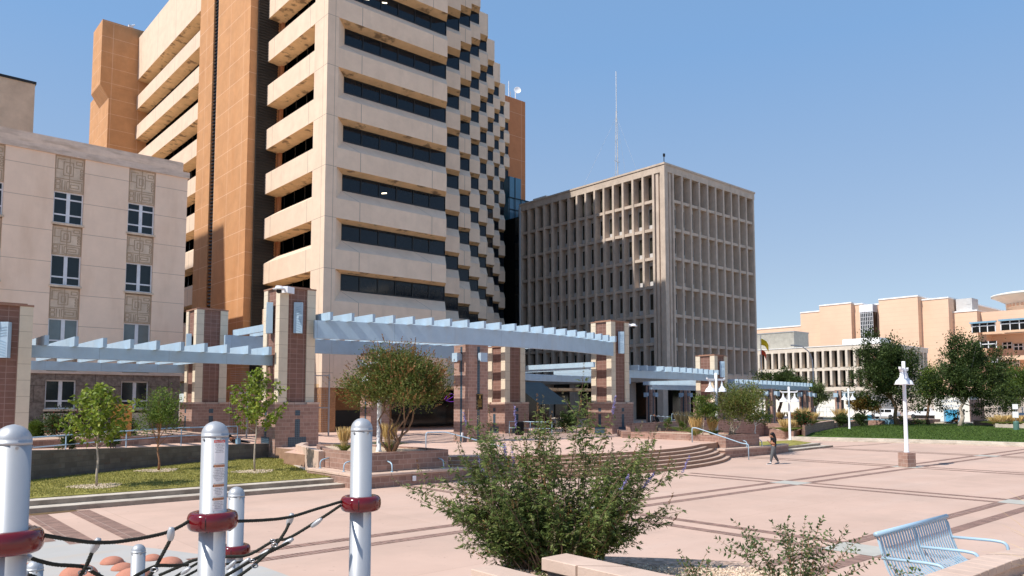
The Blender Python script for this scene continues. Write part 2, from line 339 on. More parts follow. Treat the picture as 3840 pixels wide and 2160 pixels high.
struct('brick_bands_along', by_, 'band_brick_y'); struct('paving_inlays', pl_, 'inlay_grey')
struct('damp_patch', MB().sheet([(4.2, 26.0, .0085), (5.5, 26.2, .0085), (5.4, 26.5, .0085), (4.1, 26.45, .0085)]), 'damp_patch')
# steps: arcs about (28,39)
SC = (29.6, 40.9); R0 = 16.8
def arcpts(r, a0, a1, n=48): return [(SC[0]+r*math.sin(R(a0+(a1-a0)*i/n)), SC[1]-r*math.cos(R(a0+(a1-a0)*i/n))) for i in range(n+1)]
steps = MB()
for k in range(1, 6):
    r = R0+.30*k; a = 26.1+1.72*k
    outer = arcpts(r, -37.4+.75*k, a); inner = arcpts(R0+.30*(k-1)-.02, -37.4+.75*k, a)
    steps.prism(outer+inner[::-1], 0, .9-.15*k)
risers(struct('terrace_steps', steps, 'step_concrete', bevel=.012), 'riser_painted_shade')
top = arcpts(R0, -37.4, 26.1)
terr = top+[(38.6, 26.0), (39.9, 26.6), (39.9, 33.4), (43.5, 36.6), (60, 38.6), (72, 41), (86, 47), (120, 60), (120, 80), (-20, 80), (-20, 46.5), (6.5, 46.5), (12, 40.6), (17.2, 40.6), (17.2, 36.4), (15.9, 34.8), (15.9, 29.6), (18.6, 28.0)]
risers(struct('terrace', MB().prism(terr, -.02, .9), 'terrace_paving', bevel=.012), 'riser_painted_shade')
# ---------------- near left lawn with two ledges
struct('lawn', MB().prism([(4.4, 27.7), (14.9, 27.7), (14.9, 30), (16.3, 35.2), (17.3, 36.2), (17.3, 39.3), (12.8, 38.3), (5.3, 33.9), (1.2, 30.5), (3.5, 30.2)], -.01, .34), 'lawn_near')
led = MB().prism([(3.7, 26.55), (14.9, 26.55), (14.9, 27.75), (3.7, 27.75)], -.02, .15); led.prism([(4.2, 27.15), (14.5, 27.15), (14.5, 27.75), (4.2, 27.75)], .14, .31)
risers(struct('lawn_kerb', led, 'ledge_concrete', bevel=.012), 'kerb_riser_painted_shade')
struct('footpath', MB().prism([(-4, 26.55), (3.68, 26.55), (4.2, 27.15), (3.6, 30.3), (1, 31), (-4, 30)], -.02, .155), 'ledge_concrete')
struct('lawn_edging', MB().prism([(14.9, 27.8), (15.05, 27.8), (15.05, 29.6), (16.45, 35.2), (16.3, 35.3), (14.9, 29.7)], 0, .37), 'ledge_concrete')
# ---------------- raised beds near the camera
struct('near_terrace', MB().prism([(5.2, .5), (5.2, 5.4), (7.25, 5.3), (9.25, 3.6), (10.3, 2.65), (11.3, 1.7), (11, .3)], 0, 1.2), 'bench_stone')
# ================================================================== WALLS AND PLANTERS
def wallobj(name, label, pts, z0, z1, m, cat='wall', cap=None, capm='cap_brown', group=None, bev=.012):
    o = MB().prism(pts, z0, z1).build(name, m, bevel=bev); o2 = tag(o, label, cat, group)
    return o2
def planter(label, pts, ztop, soil, m='brick_wall', z0=-.02, inset=.22, group='brick planters of the plaza'):
    t = thing('brick_planter', label, 'planter', (pts[0][0], pts[0][1], 0), group=group)
    ox, oy = pts[0]; P = [(p[0]-ox, p[1]-oy) for p in pts]; cx = sum(p[0] for p in P)/len(P); cy = sum(p[1] for p in P)/len(P)
    # world coords are used by materials so local offset is fine
    inn = [(p[0]+(cx-p[0])*min(.45, inset*1.4/max(.3, math.hypot(cx-p[0], cy-p[1]))), p[1]+(cy-p[1])*min(.45, inset*1.4/max(.3, math.hypot(cx-p[0], cy-p[1])))) for p in P]
    w_ = MB(); n = len(P)
    for i in range(n):
        j = (i+1) % n; w_.prism([P[i], P[j], inn[j], inn[i]], z0, ztop)
    w_.build('wall', m, t)
    MB().prism(inn, z0, ztop-.07).build('gravel_bed', soil, t)
    return t
# left planter with its bench ledge
planter('brick planter left of the round steps, holding the rusty flowered tree', [(15.35, 26.15), (19.3, 26.15), (19.3, 28.3), (18.7, 31.5), (17.0, 33.6), (15.35, 29.6)], 1.3, 'gravel')
def ledgeobj(label, pts, z, m='brick_wall'):
    t = thing('bench_ledge', label, 'bench', (pts[0][0], pts[0][1], 0), group='stone bench ledges round the planters')
    P = [(p[0]-pts[0][0], p[1]-pts[0][1]) for p in pts]; cx = sum(p[0] for p in P)/len(P); cy = sum(p[1] for p in P)/len(P)
    MB().prism([(p[0]+(cx-p[0])*.015, p[1]+(cy-p[1])*.04) for p in P], 0, z-.1).build('base', m, t)
    MB().prism([(p[0]-.0, p[1]-.0) for p in P], z-.11, z).build('seat_slab', 'bench_stone', t, bevel=.015)
    return t
ledgeobj('pink stone bench ledge in front of the left planter, with four blue skate stops', [(14.62, 25.5), (19.9, 25.5), (19.6, 26.14), (15.33, 26.14), (15.33, 29.6), (14.62, 29.9)], .55)
ledgeobj('stone bench ledge wrapping the planter right of the steps, by the handrail foot', [(38.9, 25.45), (45.0, 25.5), (47.2, 26.0), (47.2, 26.5), (43.6, 26.0), (39.85, 26.0), (39.85, 27.2), (38.6, 26.9)], .55)
wallobj('block_wall', 'low pale block wall running from the left planter back to the tall pillar', [(15.06, 29.6), (15.35, 29.6), (16.9, 34.9), (17.9, 36.3), (17.6, 36.45), (16.6, 35.0)], 0, 1.24, 'bench_stone')
planter('brick planter right of the round steps, holding the many stemmed tree and lamp', [(39.86, 26.02), (43.6, 26.02), (43.6, 29), (42.4, 33.4), (39.86, 33.4)], 1.3, 'gravel')
# curved block wall behind the left lawn
cw = [(-3, 27.2), (1.2, 30.8), (5.3, 33.95), (9, 36.4), (12.8, 38.4), (17.3, 39.45)]
cz = [1.5, 1.5, 1.46, 1.3, 1.17, 1.08]
wl = MB()
for i in range(len(cw)-1):
    (x0, y0), (x1, y1) = cw[i], cw[i+1]; wl.prism([(x0, y0), (x1, y1), (x1-.15, y1+.28), (x0-.15, y0+.28)], 0, [cz[i], cz[i+1], cz[i+1], cz[i]])
tag(wl.build('block_wall', 'grey_block'), 'long curved dark block wall behind the three small lawn trees', 'wall')
rp = MB()
for i in range(len(cw)-1):
    (x0, y0), (x1, y1) = cw[i], cw[i+1]; rp.prism([(x0-.15, y0+.285), (x1-.15, y1+.285), (x1-2.2, y1+6), (x0-2.2, y0+6)], 0, [cz[i]-.22, max(.92, cz[i+1]-.22), max(.92, cz[i+1]-.22), cz[i]-.22])
struct('ramp', rp, 'terrace_paving')
wallobj('block_wall', 'low brown block wall between the ramp and the shrubs of the old building', [(0, 38.6), (4, 41.4), (8, 43.6), (17.0, 46.0), (16.9, 46.4), (7.8, 44.0), (0, 39.1)], .5, 1.45, 'brick_wall')
struct('shrub_bed', MB().prism([(0, 39.2), (7.8, 44.1), (17, 46.45), (17.5, 57.9), (-14, 57.9), (-10, 40)], .5, 1.36), 'mulch')
# dark low walls behind the right planter
for lab, pts, z1, m in [
    ('long shaded brown wall under the right pergola, behind the right planter', [(43.6, 36.4), (60, 38.3), (60, 38.75), (43.5, 36.9)], 1.75, 'brick_wall'),
    ('shaded brown wall with a ledge further right behind the thin white tree', [(60.1, 38.3), (69, 40.2), (69, 40.6), (60.1, 38.75)], 1.55, 'brick_wall'),
    ('short lit wall with a stone cap between the round steps and the tall pillar', [(39.9, 33.42), (42.6, 36.2), (42.2, 36.6), (39.5, 33.8)], 1.32, 'brick_wall')]:
    wallobj('brick_wall', lab, pts, .0, z1, m)
planter('brick planter with the big golden grass clump behind the walking person', [tuple(at(2886, 1641, 0)[:2]), tuple(at(2976, 1650, 0)[:2]), tuple(at(3022, 1639, 0)[:2]), tuple(at(2935, 1630, 0)[:2])], .75, 'gravel')
planter('wide brown planter left of the far lawn, with the red flowering shrub', [tuple(at(2996, 1640, 0)[:2]), tuple(at(3020, 1650, 0)[:2]), (70, 36.2), (83, 40.2), (82, 43.5), (68, 40.3)], 1.25, 'mulch')
planter('long low planter behind the far lawn, left part with dark shrubs', [(83.2, 40.2), (96, 42.2), (95.5, 45.5), (82.5, 43.6)], 1.0, 'mulch')
planter('low planter behind the trees of the far lawn, in front of the cars', [(98.5, 41.5), (112, 39.5), (113, 43), (98, 45.5)], 1.0, 'mulch')
planter('pale planter wall at the far right end of the lawn, with golden grass', [(91, 21.8), (93.5, 27.5), (99, 29.3), (101, 27), (99, 17), (93, 13)], .95, 'gravel', 'ledge_concrete')
wallobj('brick_wall', 'low pink seat wall right of the parking pavilion at the lawn edge', [(101.5, 27.5), (106, 33.6), (106.3, 33.3), (101.9, 27.2)], .3, 1.05, 'brick_light', cat='seat wall')
# far lawn
kerb = [(62.2, 34.2), (62.9, 31), (64.4, 27), (65.4, 22), (65.9, 17), (66.4, 10), (66.6, 0), (66.5, -25)]
lw = MB(); back = [(83, 40.0), (95, 41.8), (99, 41), (112, 39), (112, 33), (108, 31), (100.5, 27.2), (96, 28.6), (92, 26.5), (91, 21.6), (94, 0), (96, -25)]
lp = [(k_[0]+.55, k_[1]) for k_ in kerb]+back[::-1]
lw.prism(lp, -.02, [.31]*len(kerb)+[.6]*4+[.5]*4+[.45]*4); o = struct('far_lawn', lw, 'lawn_far')
kb = MB()
for i in range(len(kerb)-1):
    (x0, y0), (x1, y1) = kerb[i], kerb[i+1]
    kb.prism([(x0, y0), (x1, y1), (x1+.6, y1), (x0+.6, y0)], -.02, .3); kb.prism([(x0-.5, y0), (x1-.5, y1), (x1, y1), (x0, y0)], -.02, .13)
struct('far_lawn_kerb', kb, 'ledge_concrete', bevel=.01)
# small lawn strip with two ledges behind the person
struct('small_lawn', MB().prism([(44.0, 26.1), (50.4, 27.0), (53.6, 27.75), (56, 30.5), (46, 31.5), (44, 30)], -.02, .33), 'lawn_near')
sl = MB().prism([(47.2, 26.0), (54.6, 26.6), (54.2, 28.0), (46.5, 27.6)], -.02, .14); sl.prism([(47.2, 26.55), (53.9, 27.2), (53.7, 28.0), (46.8, 27.7)], .13, .3)
risers(struct('small_lawn_kerb', sl, 'ledge_concrete', bevel=.01), 'kerb_riser_painted_shade')
# street beyond
struct('street', MB().sheet([(112, -60, .5), (141, -60, .5), (141, 200, .5), (112, 200, .5)]), 'asphalt')
struct('street_kerb', MB().prism([(110.5, -60), (112, -60), (112, 200), (110.5, 200)], 0, .62), 'ledge_concrete')
struct('far_ground', MB().sheet([(141, -60, .52), (400, -60, .52), (400, 300, .52), (141, 300, .52)]), 'ledge_concrete')
# ================================================================== OFFICE TOWER
T = thing('office_tower', 'tall sand coloured concrete office tower with stepped side and dark ribbon windows', 'tower', (0, 0, 0))
Z0, FL, NF = 14.06, 4.21, 9
X0, Y0 = 28.2, 55.1; SA, SB = 5.43, 5.15; XF = 40.3
RT = Z0+FL*9; TOPR = 54.95
D = 1.2
def ribbonA(x0, x1, y, left_ch=True, right_ch=True):
    """spandrel bands facing -Y between x0,x1; returns MB"""
    sp = MB(); sp.mi = 0
    for k in range(-1, NF+1):
        zb = Z0+FL*k
        if k == -1: zb = 9.0; prof = [(0, zb), (0, Z0-FL+1.62), (D, Z0-FL+2.72)]
        elif k == NF: prof = [(0, zb), (0, TOPR)]
        else: prof = [(0, zb), (0, zb+1.62), (D, zb+2.72)]
        n = len(prof)
        vs = []
        for (dd, z) in prof:
            vs += [(x0, y+dd, z), (x1+(.62*dd if k < NF else 0), y+dd, z)]
        fs = [(2*i, 2*i+1, 2*i+3, 2*i+2) for i in range(n-1)]
        sp.add(vs, fs)
        if k >= 0:
            sp.mi = 1; sp.add([(x0, y, zb), (x1, y, zb), (x1+.75, y+D+.02, zb-.13), (x0, y+D+.02, zb-.13)], [(0, 3, 2, 1)]); sp.mi = 0
        # back + right end
        z1 = prof[-1][1]
        if right_ch:
            if k == NF: e = [(x1, y, zb), (x1, y, z1), (x1, y+6, z1), (x1, y+6, zb)]
            else: e = [(x1+.62*dd, y+dd, z) for dd, z in prof]+[(x1+.75, y+D+.01, zb-(.13 if k >= 0 else 0))]
            sp.add(e, [tuple(range(len(e)))])
    return sp
def windowsA(x0, x1, y, nm, ks=range(-1, NF), lights=()):
    for k in ks:
        zb = Z0+FL*k+2.72; zt = Z0+FL*(k+1)-.12
        g = MB().box(x0, x1, y+D, y+D+.3, zb-.05, zt+.02).build('window', 'tower_glass', T)
        m = MB(); m.box(x0, x1, y+D-.05, y+D-.002, zb-.04, zb+.09); m.box(x0, x1, y+D-.05, y+D-.002, zt-.1, zt)
        for i in range(nm+1):
            x = x0+(x1-x0)*i/nm; m.box(max(x0, x-.05), min(x1, x+.05), y+D-.06, y+D-.003, zb+.09, zt-.1)
        m.build('frame', 'mullion_dark', g)
# corner pier
cp = MB()
cp.box(X0, X0+1.0, Y0, Y0+2.3, 9.0, TOPR); cp.box(X0+.02, X0+1, Y0+.02, Y0+2.3, 4.46, 9.0)
cp.build('corner_pier', 'tower_concrete', T)
for k in range(0, NF+1):
    rv = MB()   # slanted window reveals beside the pier
    zb = Z0+FL*(k-1)+1.62; zt = Z0+FL*k
    rv.add([(X0+1, Y0+.003, zb), (X0+1, Y0+.003, zt), (X0+2.2, Y0+D+.02, zt-.12), (X0+2.2, Y0+D+.02, zb+1.1)], [(0, 3, 2, 1)])
    rv.build('window_reveal', 'tower_concrete', T)
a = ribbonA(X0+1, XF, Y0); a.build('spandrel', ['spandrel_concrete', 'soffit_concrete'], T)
windowsA(X0+2.15, XF+.7, Y0, 6)
MB().box(X0+1, XF, Y0+.4, Y0+D+1, 4.46, 9.05).build('lower_wall', 'tower_concrete', T)
MB().box(X0+1.01, XF+.2, Y0+.02, Y0+1.0, 4.461, 9.03).build('lower_wall', 'spandrel_concrete', T)
core = MB(); core.box(X0+D+.25, XF, Y0+D+.3, 112, 4.5, TOPR-.3)
for n in range(1, 9):
    xa = XF+SA*(n-1); xb = XF+SA*n; y = Y0+SB*n
    s_ = ribbonA(xa-.3, xb, y)
    # chamfered bright edge on each panel's free end
    s_.mi = 0
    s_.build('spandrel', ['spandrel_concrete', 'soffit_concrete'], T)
    windowsA(xa-.2, xb+.7, y, 1)
    core.box(xa-.4, xb, y+D+.3, 112, 4.5, TOPR-.3)
    MB().box(xa, xb, y+.3, y+D+.5, 4.5, 9.02).build('lower_wall', 'spandrel_concrete', T)
core.build('core', 'mullion_dark', T)
# west face (-X)
def ribbonB(y0, y1, x, top, kk):
    sp = MB(); wn = []
    for k in kk:
        zb = Z0+FL*k
        if k == kk[-1]: prof = [(0, zb), (0, top)]
        else: prof = [(0, zb), (0, zb+1.9), (D, zb+2.72)]
        vs = []
        for dd, z in prof: vs += [(x+dd, y0, z), (x+dd, y1, z)]
        sp.add(vs, [(2*i, 2*i+2, 2*i+3, 2*i+1) for i in range(len(prof)-1)])
        sp.mi = 1; sp.add([(x, y0, zb), (x, y1, zb), (x+D+.3, y1, zb-.1), (x+D+.3, y0, zb-.1)], [(0, 1, 2, 3)]); sp.mi = 0
        for yy in (y0, y1):
            e = [(x+dd, yy, z) for dd, z in prof]+[(x+D+.6, yy, prof[-1][1]), (x+D+.6, yy, zb-.1)]
            sp.add(e, [tuple(range(len(e)))])
        if k != kk[-1]: wn.append((zb+2.72, zb+FL-.1))
    return sp, wn
def windowsB(y0, y1, x, wn, nm):
    for zb, zt in wn:
        g = MB().box(x+D+.25, x+D+.5, y0, y1, zb-.04, zt+.02).build('window', 'soffit_reflection_glass', T)
        m = MB()
        m.box(x+D+.19, x+D+.248, y0, y1, zb-.04, zb+.06)
        for i in range(nm+1):
            y = y0+(y1-y0)*i/nm; m.box(x+D+.19, x+D+.247, max(y0, y-.045), min(y1, y+.045), zb+.06, zt)
        m.build('frame', 'mullion_dark', g)
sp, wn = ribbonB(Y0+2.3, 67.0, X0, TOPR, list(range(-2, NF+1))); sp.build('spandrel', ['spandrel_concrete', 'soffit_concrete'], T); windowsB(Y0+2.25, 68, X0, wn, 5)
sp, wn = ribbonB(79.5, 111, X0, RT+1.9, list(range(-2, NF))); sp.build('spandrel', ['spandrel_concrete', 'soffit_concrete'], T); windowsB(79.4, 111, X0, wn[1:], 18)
# orange shaft with louvred strips
XS = 26.55
sh = MB(); sh.box(XS, X0+3, 67.2, 75.55, 0, TOPR+2); sh.box(XS, X0+3, 76.85, 80.9, 0, TOPR+2); sh.box(XS+.6, X0+3, 75.5, 76.9, 0, TOPR+2)
sh.build('lift_shaft', 'orange_panel', T)
MB().box(X0+D, X0+3, 66.6, 67.19, 4.4, TOPR).build('recess_wall', 'rust_panel', T)
lv = MB()
z = 1.0
while z < TOPR+1.9: lv.box(XS+.12, XS+.62, 75.54, 76.86, z, z+.12); z += .36
lv.build('louvre_strip', 'mullion_dark', T)
lv = MB(); lv.box(XS+.7, X0+1.0, 67.02, 67.195, 0, TOPR+2); z = .5
while z < TOPR+1.9: lv.box(XS+.7, X0+1.0, 66.93, 67.03, z, z+.1); z += .27
lv.build('louvre_strip', 'louvre_dark', T)
# orange end block at the far north west corner
eb = MB(); eb.box(23.6, X0+2.4, 111, 116, 46, 55.0); eb.box(24.7, X0+2.4, 111.02, 116, 0, 46.02); eb.box(26.2, X0+3, 111.2, 129, 0, 49.5)
eb.add([(23.6, 111, 46), (24.7, 111.02, 44.3), (24.7, 116, 44.3), (23.6, 116, 46)], [(0, 1, 2, 3)])
eb.add([(23.6, 111, 46), (24.7, 111.0, 46), (24.7, 111.0, 44.3)], [(0, 2, 1)])
eb.build('stair_block', 'orange_panel', T)
MB().box(84.6, 89.4, 98.5, 106, 0, 57.2).build('lift_shaft', 'rust_panel', T)
# ground level recess under the tower: brick pier, brick wall and dark lobby
MB().box(X0+.05, X0+1.3, Y0+.1, Y0+1.5, .9, 4.46).build('brick_pier', 'brown_brick', T)
MB().box(X0+1.3, X0+9, Y0+4.0, Y0+4.5, .9, 4.46).build('brick_wall', 'brown_brick', T)
MB().box(X0+9, 60, Y0+7.0, Y0+7.3, .9, 4.46).build('lobby_glass', 'dark_glass', T)
MB().box(X0, 62, Y0+.5, Y0+18, 4.47, 4.75).build('soffit', 'soffit_concrete', T)
MB().box(X0+2.0, X0+8.6, Y0+3.9, Y0+3.98, 1.2, 2.6).build('vent_panel', 'mullion_dark', T)
for (x, k, u) in ((31.0, 5, .62), (32.2, 5, .3), (34.0, 5, .55), (35.9, 8, .6), (38.6, 8, .5), (34.2, 1, .3)):
    zz = Z0+FL*k+2.72+1.3*u; MB().add([(x, Y0+D-.008, zz), (x+.5, Y0+D-.008, zz+.12), (x+.5, Y0+D-.008, zz+.22), (x, Y0+D-.008, zz+.1)], [(0, 1, 2, 3)]).build('ceiling_light', 'lit_lamp', T)
t = thing('parking_garage', 'pale concrete parking garage outside the picture, mirrored in the lowest tower windows', 'garage', (0, 0, 0))
MB().box(108, 165, -95, -61.5, 0, 33).build('deck_interior', 'louvre_dark', t)
for k in range(9): MB().box(107.5, 165.5, -95.5, -60.6, 2.6+k*3.8, 4.4+k*3.8).build('parapet', 'white_wall', t)
for k in range(8): MB().box(108+k*8, 109+k*8, -61.6, -60.7, 0, 34).build('column', 'white_wall', t)
# glass link and roof dish
t = thing('glass_link', 'dark glazed link block between the tower and the grid facade building', 'building', (80, 90, 0))
MB().box(.3, 14, -.3, 8, .9, 33.2).build('curtain_wall', 'dark_glass', t)
gm = MB()
for i in range(9): gm.box(.2, 14, -.36, -.31, 3+i*3.9, 3.12+i*3.9)
for i in range(8): gm.box(.5+i*1.1, .56+i*1.1, -.37, -.32, .9, 33.2); 
gm.build('frame', 'mullion_dark', t)
g2 = MB().box(1.5, 7.5, 4, 8, 33.2, 37.5).box(1.5, 4.2, 3.9, 8, 37.4, 41).build('teal_glazing', 'glass_teal', t)
gm = MB()
for x in (1.5, 2.8, 4.2, 5.6, 7.4): gm.box(x, x+.1, 3.8, 3.88, 33.2, 37.5 if x > 4 else 41)
for z in (33.3, 35.4, 37.4): gm.box(1.5, 7.5, 3.79, 3.88, z, z+.1)
gm.build('frame', 'mullion_dark', g2)
MB().tube([(0, -.5, .9), (0, -.5, 34.5)], .18, 8).build('downpipe', 'steel', t)
t = thing('satellite_dish', 'small white satellite dish and aerials on the rust coloured tower roof', 'dish', (87.4, 98.9, 57.2))
dm = MB(); dm.tube([(0, 0, 0), (0, 0, 1.6)], .09, 6); dm.tube([(-1.6, 0, 0), (-1.6, 0, 3.0)], .07, 6); dm.tube([(-1.2, 0, 0), (-1.2, 0, 1.2)], .1, 6); dm.build('aerial', 'lamp_white', t)
dm = MB().lathe([(0.01, 0), (.35, .05), (.6, .18), (.64, .22), (.6, .2), (.3, .1), (.01, .05)], n=20).build('dish', 'lamp_white', t, smooth=True)
dm.location = (0.3, -.2, 1.7); dm.rotation_euler = (R(80), 0, R(-35))
tag(MB().box(-.3, .3, -.2, .2, 0, .45).tube([(0, 0, .4), (.5, 0, .7)], .09, 6).build('security_camera', 'lamp_white'), 'tiny white camera on top of the orange stair block', 'camera').location = (27.2, 111.4, 55.0)
# ================================================================== GRID FACADE BUILDING
GX, GY = 80.3, 61.0
G = thing('grid_facade_building', 'eight storey concrete building with an egg crate grid of recessed windows', 'building', (0, 0, 0))
ZL = [7.15, 11.02, 14.8, 18.65, 22.5, 26.4, 30.3, 33.95]; GT = 35.15
YE = 89.9; XE = 102.4; DP = 1.0
NB, NA = 15, 10
yb0 = GY+1.9; yb1 = YE-.3; xa0 = GX+1.9; xa1 = XE-.35
gc = MB(); gc.box(GX, XE, GY, YE, ZL[-1], GT-.25); gc.box(GX+.0, XE, GY-.0, YE, 6.0, ZL[0]-.002)
gc.box(GX-.1, XE+.1, GY-.1, YE, GT-.25, GT)
gc.box(GX+DP+.4, XE, GY+DP+.4, YE, ZL[0], ZL[-1])
gc.box(GX, GX+.75, GY, GY+.75, ZL[0]-.001, ZL[-1]+.001)           # corner fin
for (a_, b_) in ((GX+1.1, GX+1.55),): gc.box(a_, b_, GY+.12, GY+1.4, ZL[0], ZL[-1]); gc.box(GX+.12, GX+1.4, GY+1.1, GY+1.55, ZL[0], ZL[-1])
gc.box(GX+.35, GX+1.5, GY+.35, GY+1.5, ZL[0], ZL[-1])
for i in range(NB+1):
    y = yb0+(yb1-yb0)*i/NB; gc.box(GX-.02, GX+DP+.45, y-.17, y+.17, ZL[0], ZL[-1])
for i in range(NA+1):
    x = xa0+(xa1-xa0)*i/NA; gc.box(x-.17, x+.17, GY-.02, GY+DP+.45, ZL[0], ZL[-1])
for z in ZL[:-1]:
    gc.box(GX+.12, GX+DP+.45, yb0-.2, yb1, z-.2, z+.2); gc.box(xa0-.2, xa1, GY+.12, GY+DP+.45, z-.2, z+.2)
gc.build('facade_grid', 'grid_concrete', G)
pn = MB()
cells = []
for j in range(7):
    for i in range(NB):
        y0 = yb0+(yb1-yb0)*i/NB+.17; y1 = yb0+(yb1-yb0)*(i+1)/NB-.17; cells.append(('B', j, i, y0, y1))
    for i in range(NA):
        x0 = xa0+(xa1-xa0)*i/NA+.17; x1 = xa0+(xa1-xa0)*(i+1)/NA-.17; cells.append(('A', j, i, x0, x1))
rest = MB(); wcount = 0
cells.sort(key=lambda c_: (c_[2]))
for (fc, j, i, a0, a1) in cells:
    zb, zt = ZL[j]+.2, ZL[j+1]-.2
    full = (j == 6) or (fc == 'B' and i >= NB-3)
    if j == 6: zt = ZL[7]
    mid = (a0+a1)/2; 
    ga, gb = (a0+.02, a1-.02) if full else (a0+.35, a1-.12)
    gz0, gz1 = (zb+.02, zt-.02) if full else (zb+.75, zt-.6)
    if not full:
        if fc == 'B': pn.box(GX+DP, GX+DP+.38, a0, a1, zb, zt)
        else: pn.box(a0, a1, GY+DP, GY+DP+.38, zb, zt)
    d0 = DP+.1 if full else DP-.02
    if wcount < 100:
        mb = MB()
        if fc == 'B': mb.box(GX+d0, GX+DP+.35, ga, gb, gz0, gz1)
        else: mb.box(ga, gb, GY+d0, GY+DP+.35, gz0, gz1)
        mb.build('window', 'grid_glass' if not (fc == 'B' and i >= NB-3) else 'dark_glass', G)
        wcount += 1
    else:
        if fc == 'B': rest.box(GX+d0, GX+DP+.35, ga, gb, gz0, gz1)
        else: rest.box(ga, gb, GY+d0, GY+DP+.35, gz0, gz1)
tag(rest.build('window', 'grid_glass', G), kind='stuff')
pn.build('infill_panel', 'grid_panel', G)
# recessed ground floor
MB().box(GX+3.5, XE-.5, GY+3.0, YE, .9, 6.0).build('ground_floor_glass', 'dark_glass', G)
for i in range(6):
    y = GY+1+i*5.4; MB().box(GX+.4, GX+1.4, y, y+1.0, .9, 6.02).build('column', 'grid_concrete', G)
for i in range(1, 5):
    x = GX+.4+i*5.0; MB().box(x, x+1.0, GY+1, GY+2, .9, 6.02).build('column', 'grid_concrete', G)
tag(MB().tube([(0, 0, 0), (0, 0, .9)], .06, 6).box(-.1, .15, -.1, .1, .8, 1.2).build('roof_beacon', 'black_plastic'), 'small dark beacon on the roof corner of the grid facade building', 'beacon').location = (GX+.1, GY+.1, GT)
tag(MB().box(0, 9, 0, 3, 0, 1.7).box(-.05, 9.05, -.05, 3.05, 1.7, 1.85).build('plant_room', 'coping_white'), 'low white plant room on the roof left end of the grid facade building', 'roof unit').location = (83, 86.5, 34.6)
# radio mast
t = thing('radio_mast', 'thin white lattice radio mast with guy wires behind the grid facade building', 'mast', (122.4, 105.5, 35))
mm = MB(); hts = 40
for a_ in (0, 120, 240):
    mm.tube([(.45*math.cos(R(a_)), .45*math.sin(R(a_)), 0), (.3*math.cos(R(a_)), .3*math.sin(R(a_)), hts*.6), (.1*math.cos(R(a_)), .1*math.sin(R(a_)), hts*.78)], .06, 5)
z = 0; k = 0
while z < hts*.76:
    a_ = 120*k; b_ = a_+120; q = .45-.3*z/hts
    mm.tube([(q*math.cos(R(a_)), q*math.sin(R(a_)), z), (q*math.cos(R(b_)), q*math.sin(R(b_)), z+1.3)], .035, 4); z += 1.3; k += 1
mm.tube([(0, 0, hts*.72), (0, 0, hts)], .09, 6); mm.tube([(-.9, 0, hts*.5), (.9, 0, hts*.5)], .06, 4)
mm.build('lattice', 'mast', t)
gw = MB()
for a_ in (20, 140, 260):
    for zz in (hts*.75, hts*.45): gw.tube([(0, 0, zz), (16*math.cos(R(a_)), 16*math.sin(R(a_)), -4)], .018, 3)
gw.build('guy_wire', 'mast', t)
# ================================================================== OLD PINK BUILDING (left)
B = thing('old_building', 'five storey pink stucco building with carved panels between its window columns', 'building', (0, 0, 0))
BY, BX = 58.0, 18.45
bw = MB()
cols = [(5.2, 7.0), (9.82, 11.62), (14.42, 16.22)]
cols = [(.58-4.62, 2.38-4.62), (.58, 2.38)]+cols
rows = [(15.38, 17.56), (11.15, 13.22), (6.85, 8.9), (2.84, 4.77)]
ed = [-14]+[v for c_ in cols for v in c_]+[BX]
for i in range(0, len(ed), 2): bw.box(ed[i], ed[i+1], BY, BY+14, 5.35, 20.4)
for c_ in cols: bw.box(c_[0]-.001, c_[1]+.001, BY+.4, BY+14, 5.35, 20.4)
bw.build('wall', 'pink_stucco', B)
bl = MB()
for i in range(0, len(ed), 2): bl.box(ed[i], ed[i+1]-(.1 if i == len(ed)-2 else 0), BY+.03, BY+14, .5, 5.2)
for c_ in cols: bl.box(c_[0]-.001, c_[1]+.001, BY+.4, BY+14, .5, 5.2); bl.box(c_[0], c_[1], BY+.03, BY+.4, 4.77, 5.2)
bl.build('base_wall', 'dark_stone', B)
MB().box(-14, BX+.05, BY-.08, BY+14, 5.2, 5.36).build('string_course', 'cornice_stone', B)
for c_ in cols: MB().box(c_[0]-.05, c_[1]+.05, BY-.02, BY+.35, .5, 2.55).build('sill_panel', 'cream_cast', B)
cn = MB(); cn.box(-14, BX-.25, BY+.3, BY+14, 20.4, 21.25); cn.box(-14, BX+.12, BY-.1, BY+14, 20.02, 20.45)
cn.build('cornice', 'cornice_stone', B)
